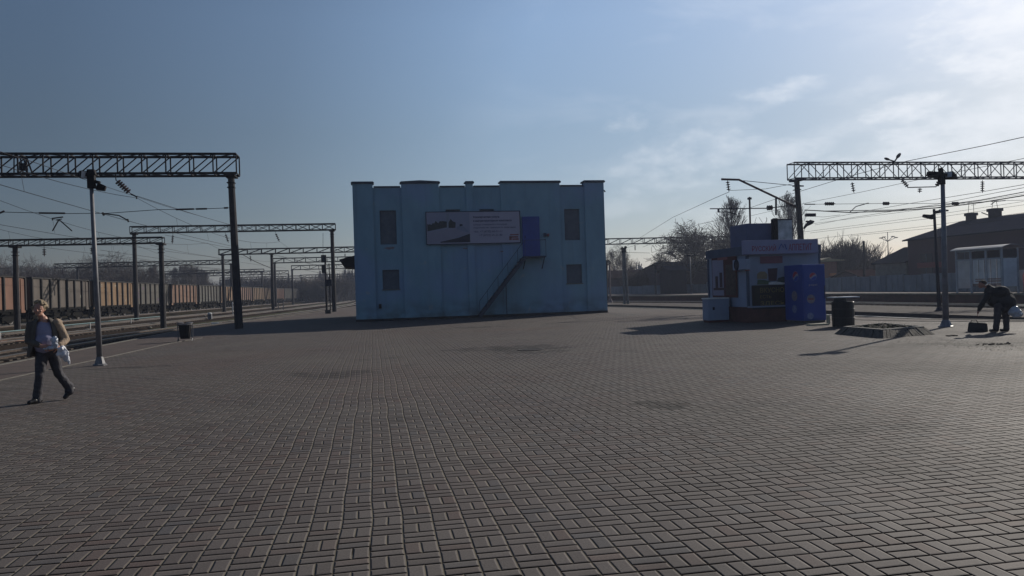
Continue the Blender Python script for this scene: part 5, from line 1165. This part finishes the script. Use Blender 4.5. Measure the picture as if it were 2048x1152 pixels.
house('red_roofed_house', 'low house with reddish roof among bushes right of the kiosk', 'house', AY(1728, 540, 86).x, AY(1775, 540, 86).x, 86, 93, AY(1740, 556, 86).z, AY(1740, 541, 89).z, M_HB, mat('red_roof', (.03, .016, .016), 1, .3, spec=0), 'x', ())
house('dark_hut', 'dark hut seen between the kiosk and the bush', 'hut', AY(1340, 520, 100).x, AY(1372, 520, 100).x, 100, 104, AY(1350, 541, 100).z, AY(1350, 533, 102).z, M_HR2, M_HR2, 'x', ())
k = MB(); p = AY(1311, 560, 100); k.tube([(p.x, 100, -.5), tuple(AY(1310, 527, 100))], .1, 6); tag(k.build('chimney_pipe', M_STEEL), 'thin dark pipe standing above the low barn roof', 'pipe')
k = MB(); p = AY(1727, 520, 86); k.tube([(p.x, 86, -.5), tuple(AY(1727, 482, 86))], .14, 6); tag(k.build('wooden_pole', M_STEEL), 'dark stub pole standing among the bare bushes', 'pole')
# left background houses above the train
house('yellow_roofed_hut', 'tiny hut with bright yellow-cream roof edge beyond the wagons', 'hut', AY(508, 580, 190).x, AY(526, 580, 190).x, 190, 194, AY(515, 583, 190).z, AY(515, 581, 192).z, mat('cream_wall', (.42, .36, .2), .8, .2), mat('cream_roof', (.45, .38, .2), .8, .2), 'x')
house('dark_depot', 'dark rounded depot roof above the wagons behind the nearest post', 'depot', AY(478, 580, 230).x, AY(508, 580, 230).x, 230, 250, AY(490, 578, 230).z, AY(490, 570, 240).z, M_HR2, M_HR2, 'x')
house('grey_block', 'plain grey block house above the wagons left of the nearest post', 'house', AY(447, 570, 240).x, AY(464, 570, 240).x, 240, 250, AY(455, 561, 240).z, AY(455, 560, 245).z, mat('block_grey', (.13, .13, .13), .9, .2), M_HR2, 'x')

# ------------------------------------------------------------------ trees
def grow(mbs, p, d, L_, r_, lv, rg, par):
    kids, ang, lf, up, jit, maxlv = par
    mb = mbs[0] if lv < 2 else mbs[1]
    n = 3 if lv < 3 else 2
    pts = [p]; rr = [r_]; q = p; dd = d.copy()
    for i in range(n):
        dd = (dd + Vector((rg.gauss(0, jit), rg.gauss(0, jit), rg.gauss(0, jit)+up))).normalized(); q = q+dd*(L_/n); pts.append(q); rr.append(max(r_*(1-.45*(i+1)/n), .0125))
    mb.tube(pts, rr, 6 if lv < 2 else 3, cap=lv < 2)
    if lv >= maxlv: return
    nk = kids[min(lv, len(kids)-1)]
    for i in range(nk):
        t = rg.uniform(.35, 1) if lv else rg.uniform(.45, 1)
        k = min(int(t*n), n-1); b0 = pts[k].lerp(pts[k+1], t*n-k)
        a = rg.uniform(0, 2*math.pi); s = math.sin(ang*rg.uniform(.6, 1.2)); c = math.cos(ang)
        ref = dd.orthogonal().normalized(); o2 = dd.cross(ref); nd = (dd*c+(ref*math.cos(a)+o2*math.sin(a))*s).normalized()
        grow(mbs, b0, nd, L_*lf*rg.uniform(.75, 1.15), rr[k+1]*.62, lv+1, rg, par)
def tree(name, seed, h, trunk_l, r_, par, mt=None):
    rg = random.Random(seed); t = thing(name, '', 'tree'); a, c = MB(), MB()
    grow((a, c), Vector((0, 0, -.1)), Vector((rg.uniform(-.1, .1), rg.uniform(-.1, .1), 1)).normalized(), trunk_l, r_, 0, rg, par)
    zs_ = sorted(v[2] for v in c.v); s = h*.97/zs_[int(len(zs_)*.97)]
    for m_ in (a, c): m_.v = [(x*s, y*s, z*s) for x, y, z in m_.v]
    a.build('trunk', M_BARK, t, local=True); c.build('crown', mt or M_TWIG, t, local=True)
    return t
# kids per level, branch angle, length factor, upward pull, jitter, levels
T_spread = [tree('bare_tree', s, 10, 3.2, .22, ((6, 6, 5, 4, 4), .85, .72, .04, .24, 5)) for s in (1, 2)]
def poplar(seed, h=14):
    rg = random.Random(seed); t = thing('poplar_tree', '', 'tree'); a, c = MB(), MB()
    a.tube([(0, 0, -.1), (rg.uniform(-.1, .1), 0, h*.5), (0, 0, h*.88)], [.22, .14, .03], 6)
    for i in range(64):
        z = h*(.1+.82*(i/64)); az = rg.uniform(0, 6.28); q_ = i/64; Lb = h*(.07+.17*math.sin(math.pi*min(1, q_*.75+.3)))*(1 if q_ < .8 else 1-(q_-.8)*1.2); 
        d = Vector((math.cos(az)*.42, math.sin(az)*.42, 1)).normalized()
        grow((c, c), Vector((0, 0, z)), d, Lb, .05, 2, rg, ((5, 5, 5), .45, .55, .25, .10, 4))
    a.build('trunk', M_BARK, t, local=True); c.build('crown', M_TWIG, t, local=True); return t
T_far = [tree('bare_tree', s, 10, 3.2, .22, ((5, 5, 4, 4, 3), .9, .72, .04, .24, 5)) for s in (7, 9)]
T_pop = [poplar(3), poplar(4)]
def bush(seed, h=5, w_=3):
    rg = random.Random(seed); t = thing('bare_bush', '', 'bush'); a, c = MB(), MB()
    for i in range(26):
        az = rg.uniform(0, 6.28); d = Vector((math.cos(az)*.42, math.sin(az)*.42, 1)).normalized(); p = Vector((math.cos(az)*rg.uniform(0, w_*.45), math.sin(az)*rg.uniform(0, w_*.45), -.1))
        grow((a, c), p, d, h*.42*rg.uniform(.8, 1.1), .06, 1, rg, ((5, 6, 5, 4), .5, .66, .14, .16, 4))
    s = h/max(v[2] for v in c.v)
    for m_ in (a, c): m_.v = [(x*s, y*s, z*s) for x, y, z in m_.v]
    a.build('stems', M_BARK, t, local=True); c.build('crown', M_TWIG, t, local=True); return t
T_bush = [bush(5), bush(6)]
used = set()
def plant(proto, px, Y, ytop, label, group=None, z0=-.4, base_h=10, wid=1.0, rz=None):
    p = AY(px, 560, Y); zt3 = AY(px, ytop, Y).z; s = (zt3-z0)/base_h
    rz = rnd.uniform(0, 6.28) if rz is None else rz
    if id(proto) not in used:
        used.add(id(proto)); proto.matrix_basis = Matrix.Translation((p.x, Y, z0)) @ Matrix.Rotation(rz, 4, 'Z') @ Matrix.Diagonal((s*wid, s*wid, s, 1)); proto['label'] = label
        if group: proto['group'] = group
        return proto
    return dup(proto, (p.x, Y, z0), rz, label, group, (s*wid, s*wid, s))
plant(T_spread[0], 1366, 112, 460, 'gnarled bare tree with spreading limbs, left of the kiosk', rz=1, wid=1.35)
plant(T_spread[1], 1432, 118, 474, 'bare spreading tree just behind the kiosk roof', rz=2, wid=1.4)
plant(T_spread[1], 1310, 130, 500, 'small bare tree at the left of the gnarled tree', rz=4)if False else None
plant(T_spread[0], 1236, 140, 498, 'small bare tree beside the concrete mast', wid=.7, rz=3)
plant(T_pop[0], 1466, 120, 400, 'tall bare poplar left of the kiosk roof boxes', base_h=13.2, wid=1.45)
plant(T_pop[1], 1581, 120, 392, 'tall bare poplar right behind the gantry post', base_h=13.2, wid=1.3)
for i, (px, yt, Yd, wd) in enumerate(((1632, 480, 100, 1), (1664, 470, 102, 1), (1690, 458, 98, 1), (1714, 474, 103, 1), (1738, 498, 100, .8))):
    plant(T_bush[i % 2], px, Yd, yt, 'tall bare bush, %s of the row right of the kiosk counted from the left' % ['first', 'second', 'third', 'fourth', 'fifth'][i], 'bare bushes right of the kiosk', base_h=5, wid=.85*wd)
for i, px in enumerate((1265, 1300, 1395, 1420, 1500, 1530)):
    plant(T_bush[i % 2], px, 125, 505 if 1380 < px < 1540 else 532, 'dense bare bush behind the far fence, %s from the teal building' % ['first', 'second', 'third', 'fourth', 'fifth', 'sixth'][i], 'bushes behind the far fence', base_h=5, wid=1.1)
plant(T_bush[0], 1806, 100, 490, 'small twiggy bush beside the brick house wall', base_h=5, wid=.4) if False else None
ORD = ['first', 'second', 'third', 'fourth', 'fifth', 'sixth', 'seventh', 'eighth', 'ninth', 'tenth', 'eleventh', 'twelfth', 'thirteenth', 'fourteenth', 'fifteenth', 'sixteenth', 'seventeenth', 'eighteenth', 'nineteenth', 'twentieth', 'twenty-first', 'twenty-second', 'twenty-third', 'twenty-fourth', 'twenty-fifth', 'twenty-sixth']
gt = 'bare trees beyond the freight train'
for i in range(26):
    px = -10+i*13+rnd.uniform(-4, 4); yt = 541+rnd.uniform(-8, 8)-(6 if px < 200 else 0)
    if 200 < px < 240: yt = 518+rnd.uniform(0, 8)
    plant(T_far[i % 2], px, rnd.uniform(170, 230), yt, 'bare tree in the hazy row beyond the freight train, %s from the left' % ORD[i], gt, wid=rnd.uniform(.8, 1.1))
gp_ = 'bare poplars above the freight train'
for i, (px, yt) in enumerate(((302, 536), (310, 532), (350, 537), (364, 533), (371, 531), (383, 533), (395, 535), (404, 540), (413, 544))):
    plant(T_pop[0 if px % 2 else 1], px, rnd.uniform(205, 240), yt, 'slim bare poplar above the freight train, %s from the left' % ORD[i], gp_, base_h=13.2, wid=1.3)
for i, (px, yt) in enumerate(((236, 541), (425, 556), (437, 560), (468, 566), (490, 562), (505, 545), (522, 548), (540, 552), (556, 545), (572, 555), (600, 568), (616, 558), (628, 549), (642, 545), (655, 550), (668, 552), (680, 548))):
    plant(T_bush[i % 2], px, rnd.uniform(225, 290), yt, 'leafless thicket clump at the far end of the yard, %s from the left' % ORD[i], 'thicket clumps at the far end of the yard', base_h=5, wid=1.5)
# far woods: one mass
k = MB(); r = random.Random(8)
for i in range(5200):
    px = r.uniform(-60, 1330); Y = r.uniform(290, 340)
    if 730 < px < 1190: continue
    p = AY(px, 590, Y); h_ = (7+3*math.sin(px*.03)+2*math.sin(px*.11)+r.uniform(-2.5, 1.5))*(.8 if px < 500 else 1); lean = r.uniform(-1, 1); w_ = r.uniform(.15, .5)
    k.add([(p.x-w_, Y, -.5), (p.x+w_, Y, -.5), (p.x+lean+w_*.3, Y+r.uniform(-1, 1), h_), (p.x+lean-w_*.3, Y, h_)], [(0, 1, 2, 3)])
tag(k.build('far_woods', M_TWIG2), 'dark band of far bare woods along the horizon', 'woods', kind='stuff')
k = MB()
for i in range(1500):
    px = r.uniform(1225, 1900); t = (px-1225)/675; Y = 124-50*t+r.uniform(-3, 3)+8; p = AY(px, 560, Y); h_ = r.uniform(.8, 2.4); w_ = r.uniform(.04, .12); l_ = r.uniform(-.5, .5)
    if px > 1790: continue
    k.add([(p.x-w_, Y, -.3), (p.x+w_, Y, -.3), (p.x+l_, Y+.2, h_)], [(0, 1, 2)])
tag(k.build('dry_undergrowth', M_TWIG2), 'dark dry undergrowth behind the far fence', 'undergrowth', kind='stuff')
# dry grass tufts between left tracks
k = MB()
for i in range(9000):
    Y = r.uniform(24, 110); side_ = r.choice((0, 1, 2)); xa = interp((TA, TB, TC)[side_], Y); x = xa-2.6+r.gauss(0, .45) if side_ else interp(LE, Y)-.6+r.gauss(0, .25); 
    if side_ == 0 and x > interp(LE, Y)-.1: continue
    h_ = r.uniform(.05, .22); w_ = .015; 
    k.add([(x-w_, Y, -.5), (x+w_, Y, -.5), (x+r.uniform(-.08, .08), Y+r.uniform(-.08, .08), -.48+h_)], [(0, 1, 2)])
tag(k.build('trackside_grass', mat('trackside_grass_blades', (.15, .15, .06), 1, .4, 2)), 'dry grass growing between the left tracks', 'grass', kind='stuff')

# ------------------------------------------------------------------ people
def blob(name, mb, m, parent, vox=.012, smooth=6, disp=0, dscale=.1):
    o = mb.build(name, m, parent, local=True)
    rm = o.modifiers.new('remesh', 'REMESH'); rm.mode = 'VOXEL'; rm.voxel_size = vox; rm.use_smooth_shade = True
    s = o.modifiers.new('smooth', 'SMOOTH'); s.factor = .5; s.iterations = smooth
    if disp:
        tx = bpy.data.textures.get('folds%g' % dscale) or bpy.data.textures.new('folds%g' % dscale, 'CLOUDS'); tx.noise_scale = dscale
        d = o.modifiers.new('displace', 'DISPLACE'); d.texture = tx; d.strength = disp; d.mid_level = .5; d.texture_coords = 'LOCAL'
    return o
M_SKIN = mat('skin', (.42, .22, .16), .55, .1, 12); M_HAIR = mat('blond_grey_hair', (.30, .23, .15), .8, .4, 30, .6, 60); M_JK = mat('beige_jacket', (.33, .245, .175), .85, .15, 6, .3, 30); M_JKD = mat('beige_jacket_shaded', (.095, .082, .07), .85, .25, 6)  # darker jacket tone has the shade of body and left sleeve painted in
M_TS = mat('lavender_shirt', (.27, .26, .37), .85, .12, 6, .2, 20); M_TR = mat('black_trousers', (.05, .047, .055), .8, .25, 8, .3, 20); M_SHOE = mat('black_shoe', (.015, .014, .015), .4, .2)
M_BAG = mat('white_plastic_bag', (.62, .63, .68), .35, .25, 9, .8, 14); M_CLR = mat('crinkled_clear_plastic', (.45, .48, .55), .25, .5, 14, 1.0, 20)
def hand(mb, wrist, dirv, side_v, palm_n, s=1.0, curl=.7):
    w_ = Vector(wrist); d = Vector(dirv).normalized(); sv = Vector(side_v).normalized(); n = Vector(palm_n).normalized()
    mb.cap(w_, w_+d*.045*s, .026*s, .03*s, 8); mb.ell(w_+d*.055*s, (.038*s, .038*s, .018*s), 10, 6, Matrix((sv, d, n)).transposed())
    for i, L_ in enumerate((.068, .078, .073, .058)):
        b0 = w_+d*.085*s+sv*(-.027+.018*i)*s; q = b0; dd = d.copy()
        for j in range(3):
            dd = (dd+n*curl*.55).normalized(); q2 = q+dd*L_*s*(.42, .32, .26)[j]; mb.cap(q, q2, .0095*s, .0085*s, 6); q = q2
    b0 = w_+d*.03*s-sv*.032*s; q = b0; dd = (d*.6-sv*.8+n*.3).normalized()
    for L_ in (.035, .03): q2 = q+dd*L_*s; mb.cap(q, q2, .0125*s, .0105*s, 6); q = q2; dd = (dd+d*.4+n*.5).normalized()
# walking person; local x = right in the picture, y = away from the camera
fp = G(104, 803); ang = math.atan2(fp.x, fp.y)
wp = thing('person', 'walking person in open beige jacket, lavender shirt and dark trousers carrying plastic bags', 'person', (fp.x, fp.y, 0), -ang)
V = Vector
sc = 1.0
hd = V((-.14, -.03, 1.525)); nk = V((-.09, 0, 1.36)); ch_ = V((-.08, 0, 1.15)); be = V((-.08, -.02, .98)); hp_ = V((-.04, 0, .85))
sL, sR = V((-.26, .03, 1.27)), V((.105, -.02, 1.29))
eR, wR = V((.22, -.02, 1.01)), V((.11, -.19, .905))
eL, wL = V((-.30, -.02, 1.02)), V((-.12, -.22, .93))
kF, aF = V((-.16, -.10, .45)), V((-.205, -.08, .09)); kB, aB = V((.10, .05, .455)), V((.255, .13, .17))
hipF, hipB = V((-.12, 0, .82)), V((.03, .02, .82))
b = MB()
b.ell(hd+V((0, .01, .02)), (.074, .092, .105)); b.ell(hd+V((-.012, -.03, -.045)), (.052, .062, .06)); b.cap(hd+V((0, .02, -.06)), nk, .05, .055); b.cap(nk, ch_, .07, .13)
b.ell(hd+V((-.03, -.098, -.012)), (.011, .016, .02)); b.ell(hd+V((-.03, -.082, -.052)), (.02, .012, .008)); b.ell(hd+V((-.02, -.07, -.085)), (.024, .02, .02))
for s_ in (-1, 1): b.ell(hd+V((s_*.075, .01, -.01)), (.01, .018, .028)); b.ell(hd+V((-.022+s_*.028, -.082, .012)), (.013, .008, .008)); b.ell(hd+V((-.022+s_*.04, -.07, -.03)), (.02, .016, .018))
b.ell(ch_, (.165, .11, .17)); b.ell(be, (.15, .125, .15)); b.ell(hp_, (.155, .11, .11))
for a_, e_, w_ in ((sL, eL, wL), (sR, eR, wR)): b.cap(a_, e_, .048, .038); b.cap(e_, w_, .036, .024)
hand(b, wR, V((-.7, -.4, -.2)), V((0, -.2, 1)), V((-.3, .9, 0)), 1.0, .9); hand(b, wL, V((.8, -.3, -.1)), V((0, .2, 1)), V((.2, .9, -.2)), 1.0, .9)
for h_, k_, a_ in ((hipF, kF, aF), (hipB, kB, aB)): b.cap(h_, k_, .085, .055); b.cap(k_, a_, .052, .036)
b.cap(aF, aF+V((-.05, -.05, -.04)), .03, .022); b.cap(aB, aB+V((-.03, -.03, -.06)), .03, .022)
blob('body', b, M_SKIN, wp, .0075, 2)
b = MB(); r = random.Random(6)
b.ell(hd+V((.012, .035, .045)), (.092, .098, .10))
for i in range(60):
    az, el = r.uniform(0, 6.28), r.uniform(-.5, 1.45); d = V((math.cos(az)*math.cos(el), math.sin(az)*math.cos(el), math.sin(el)))
    if d.y < -.35 and d.z < .45: continue
    b.ell(hd+V((.01, .03, .04))+V((d.x*.098, d.y*.102, d.z*.104)), (.026, .026, .024), 7, 5)
blob('hair', b, M_HAIR, wp, .008, 1, .012, .02)
b = MB(); b.ell(ch_+V((0, -.01, .0)), (.178, .122, .19)); b.ell(be+V((0, -.02, 0)), (.168, .15, .19)); b.cap(nk+V((.0, 0, -.09)), ch_, .095, .15); b.ell(hp_+V((-.02, -.01, .04)), (.17, .13, .10))
blob('shirt', b, M_TS, wp, .014, 5, .02, .12)
b = MB(); b.ell(hp_+V((0, .0, -.02)), (.155, .118, .11))
for h_, k_, a_, dx in ((hipF, kF, aF, -.01), (hipB, kB, aB, .03)): b.cap(h_, k_, .102, .072); b.cap(k_, a_+V((0, 0, .02)), .072, .066); b.cap(a_+V((0, 0, .05)), a_+V((0, 0, -.03)), .068, .076)
blob('trousers', b, M_TR, wp, .011, 4, .02, .08)
def shoe(a_, toe, heel, nm='shoe'):
    b = MB(); b.cap(heel, toe, .042, .038); b.cap(a_, heel+V((0, 0, .01)), .044, .046); b.cap(heel*.5+toe*.5+V((0, 0, .012)), toe, .048, .035); b.cap(a_+V((0, 0, -.02)), heel*.4+toe*.6+V((0, 0, .02)), .042, .04); blob(nm, b, M_SHOE, wp, .009, 3)
shoe(aF+V((0, 0, -.02)), V((-.31, -.18, .034)), V((-.17, -.08, .038))); shoe(aB+V((0, 0, 0)), V((.19, .09, .045)), V((.295, .15, .155)))
# jacket: open shell
def shell(rings, gap, thick, name, m, parent, m2=None, n=26):
    # rings: (centre, rx, ry, open_start, open_end) angles in radians, 0 = +x, -pi/2 = towards camera
    k = MB(); vo = []; 
    for (c, rx, ry, a0, a1) in rings:
        row = []
        for i in range(n+1):
            t = a0+(a1-a0)*i/n; w_ = 1+.03*math.sin(i*1.9+c.z*20); row.append(V((c.x+rx*w_*math.cos(t), c.y+ry*w_*math.sin(t), c.z+.012*math.sin(i*.8))))
        vo.append(row)
    vs = [p for row in vo for p in row]; fs_ = []
    for j in range(len(rings)-1):
        for i in range(n): fs_.append((j*(n+1)+i, j*(n+1)+i+1, (j+1)*(n+1)+i+1, (j+1)*(n+1)+i))
    k.add(vs, fs_); o = k.build(name, [m, m2 or m], parent, local=True, smooth=True)
    s = o.modifiers.new('solid', 'SOLIDIFY'); s.thickness = thick; s.offset = 1; s.material_offset = 0
    ss = o.modifiers.new('sub', 'SUBSURF'); ss.levels = 1; ss.render_levels = 1
    return o
O0, O1 = R(-62), R(248)
shell([(V((-.085, .0, 1.375)), .085, .085, R(-50), R(230)), (V((-.085, .01, 1.33)), .155, .105, R(-58), R(238)), (V((-.08, .01, 1.26)), .205, .135, R(-62), R(240)), (V((-.08, .01, 1.12)), .21, .15, R(-58), R(236)), (V((-.085, .0, .98)), .215, .17, R(-52), R(232)), (V((-.09, .0, .86)), .225, .175, R(-40), R(226)), (V((-.10, .01, .79)), .225, .17, R(-25), R(222)), (V((-.11, .02, .755)), .215, .16, R(0), R(218))], 0, .012, 'jacket', M_JKD, wp)
b = MB()
b.ell(sR+V((-.01, 0, -.01)), (.075, .075, .08)); b.cap(sR, eR, .078, .066); b.cap(eR, wR.lerp(eR, .25), .066, .052)
blob('sleeve', b, M_JK, wp, .012, 4, .028, .07)
b = MB(); b.ell(sL, (.075, .075, .08)); b.cap(sL, eL, .076, .064); b.cap(eL, wL.lerp(eL, .25), .064, .05); blob('sleeve', b, M_JKD, wp, .012, 4, .025, .07)
# bags carried
def bag(name, label, pts, m, parent_loc, rz, vox=.012, disp=.05):
    t = MB()
    for c, rr in pts: t.ell(V(c), rr, 10, 7)
    o = blob(name, t, m, None, vox, 2, disp, .05); o.matrix_basis = Matrix.Translation(V(parent_loc)) @ Matrix.Rotation(rz, 4, 'Z'); return tag(o, label, 'bag')
bag('plastic_bag', 'white plastic bag hanging pointed from the walking person\'s hand', [((.16, -.25, .86), (.06, .04, .06)), ((.18, -.24, .79), (.085, .05, .07)), ((.22, -.23, .72), (.05, .035, .07)), ((.255, -.23, .66), (.022, .02, .06)), ((.13, -.25, .80), (.06, .04, .05))], M_BAG, (fp.x, fp.y, 0), -ang)
bag('clear_bag', 'crinkled clear plastic bag held at the walking person\'s belly', [((.06, -.25, 1.02), (.055, .045, .07)), ((.07, -.25, .94), (.045, .04, .06)), ((.0, -.26, .90), (.05, .035, .035)), ((-.07, -.25, .89), (.035, .03, .025))], M_CLR, (fp.x, fp.y, 0), -ang, .009, .05)
# bending person
bpnt = G(2000, 663); ang2 = math.atan2(bpnt.x, bpnt.y)
dpt = (bpnt-CP).dot(F0); ppm = FPX/dpt
bw = thing('person', 'person in dark coat bending over beside a black bag at the right', 'person', (bpnt.x, bpnt.y, 0), -ang2)
def L2(px, py, yy=0): return V(((px-2000)/ppm*math.cos(math.atan((2000-1024)/FPX))*1.0, yy, (663-py)/ppm))
M_CO = mat('black_coat', (.018, .018, .022), .8, .25, 6, .3, 20); M_SK2 = mat('skin_shaded', (.34, .17, .13), .55, .1, 12)
hd2 = L2(1967, 568, -.05); nk2 = L2(1978, 574); sh2 = L2(1985, 583); md2 = L2(2003, 585); hp2 = L2(2013, 603); 
hA, hB = L2(1999, 612, -.1), L2(2012, 612, .08); kA, kB2 = L2(1995, 637, -.12), L2(2013, 637, .08); aA, aB2 = L2(1992, 657, -.1), L2(2013, 657, .08)
s1, e1_, w1 = L2(1978, 590, -.14), L2(1966, 606, -.18), L2(1958, 621, -.15); s2, e2_, w2 = L2(2005, 588, .15), L2(2024, 590, .15), L2(2029, 601, .05)
b = MB(); b.ell(hd2, (.10, .085, .09)); b.ell(hd2+V((-.03, -.0, -.05)), (.06, .055, .055)); b.ell(hd2+V((-.085, -.02, -.045)), (.018, .014, .012)); b.ell(hd2+V((-.02, -.085, -.01)), (.02, .012, .03)); b.ell(hd2+V((-.06, -.03, -.09)), (.02, .025, .012)); b.cap(hd2+V((.03, 0, 0)), nk2, .05, .055); b.cap(nk2, sh2, .08, .12)
b.ell(sh2, (.16, .16, .13)); b.ell(md2, (.2, .16, .14)); b.ell(hp2, (.15, .17, .15))
for q in ((s1, e1_, w1), (s2, e2_, w2)): b.cap(q[0], q[1], .05, .04); b.cap(q[1], q[2], .038, .026)
hand(b, w1, V((-.3, 0, -1)), V((0, 1, 0)), V((.9, 0, -.3)), 1.0, .6); hand(b, w2, V((.1, 0, -1)), V((0, 1, 0)), V((-.9, 0, -.1)), 1.0, 1.1)
for q in ((hA, kA, aA), (hB, kB2, aB2)): b.cap(q[0], q[1], .09, .06); b.cap(q[1], q[2], .055, .04); b.cap(q[2], q[2]+V((-.1, 0, -.04)), .035, .03)
blob('body', b, M_SK2, bw, .0085, 2)
b = MB(); b.ell(hd2+V((.018, .02, .025)), (.108, .098, .092)); blob('hair', b, mat('dark_hair', (.04, .025, .02), .8, .3, 20), bw, .009, 2, .02, .03)
b = MB(); b.ell(sh2+V((0, 0, -.02)), (.19, .21, .17)); b.ell(md2, (.25, .21, .19)); b.ell(hp2+V((.02, 0, -.02)), (.24, .22, .24)); b.ell(hp2+V((-.08, 0, -.2)), (.2, .19, .14)); b.cap(nk2+V((.02, 0, 0)), sh2, .09, .15)
b.ell(L2(1992, 600), (.22, .18, .2)); b.cap(s1, e1_, .085, .075); b.cap(e1_, w1.lerp(e1_, .15), .074, .058); b.cap(s2, e2_, .09, .075); b.cap(e2_, w2.lerp(e2_, .25), .072, .055)
blob('coat', b, M_CO, bw, .014, 4, .04, .12)
b = MB()
for q in ((hA, kA, aA), (hB, kB2, aB2)): b.cap(q[0], q[1], .12, .09); b.cap(q[1], q[2], .09, .078)
blob('trousers', b, M_TR, bw, .013, 4, .025, .08)
b = MB(); b.add([], [])
for q in (aA, aB2): b.cap(V((q.x+.03, q.y, .045)), V((q.x-.13, q.y-.05, .04)), .045, .04); b.cap(q, V((q.x+.02, q.y, .05)), .05, .05)
blob('shoes', b, M_SHOE, bw, .009, 2)
b = MB(); c = L2(1976, 572, -.02); b.tube([c+V((-.03, -.09, .02)), c+V((.02, -.11, .07)), c+V((.04, -.06, .1))], .014, 6); b.build('collar', M_WHITE, bw, local=True)
q = L2(2030, 624, -.05)
bag('plastic_bag', 'full white plastic bag hanging behind the bending person', [(tuple(q), (.17, .14, .13)), (tuple(q+V((-.02, 0, .09))), (.12, .1, .1)), (tuple(q+V((-.01, 0, .17))), (.045, .04, .07)), (tuple(q+V((-.01, 0, .25))), (.02, .02, .06)), (tuple(q+V((.05, 0, -.06))), (.15, .13, .1))], mat('grey_white_bag', (.45, .48, .55), .35, .3, 9, .8, 14), (bpnt.x, bpnt.y, 0), -ang2, .012, .05)
p = G(1955, 663); hb = thing('shopping_bag', 'black zipped bag standing on the paving in front of the bending person', 'bag', (p.x, p.y, 0), -ang2)
b = MB(); b.add([V(v) for v in ((-.25, -.13, 0), (.26, -.13, 0), (.26, .13, 0), (-.25, .13, 0), (-.21, -.07, .27), (.24, -.07, .24), (.24, .07, .24), (-.21, .07, .27))], [(3, 2, 1, 0), (4, 5, 6, 7), (0, 1, 5, 4), (1, 2, 6, 5), (2, 3, 7, 6), (3, 0, 4, 7)]); b.build('bag_body', M_CO, hb, local=True, bevel=.03)
b = MB(); b.tube([(-.16, -.08, .24), (-.14, -.09, .32), (-.02, -.09, .33), (.03, -.08, .24)], .012, 6); b.build('handle', M_CO, hb, local=True); b = MB(); b.bar((-.24, -.02, .285), (.2, -.02, .262), .03, .012); b.build('zip', M_POLE, hb, local=True)

# ------------------------------------------------------------------ air
k = MB(); k.bb(-3100, 3100, -110, 4600, -1.6, 19); hz = k.build('haze', None); hz['kind'] = 'stuff'; hz['label'] = 'thin pale haze in the air over the rail yard'
mh_ = bpy.data.materials.new('haze'); mh_.use_nodes = True; th_ = mh_.node_tree; th_.nodes.clear()
pv_ = th_.nodes.new('ShaderNodeVolumePrincipled'); pv_.inputs['Color'].default_value = (.68, .77, 1, 1); pv_.inputs['Density'].default_value = .00042; pv_.inputs['Anisotropy'].default_value = .35
oh_ = th_.nodes.new('ShaderNodeOutputMaterial'); th_.links.new(pv_.outputs[0], oh_.inputs['Volume']); hz.data.materials.append(mh_)
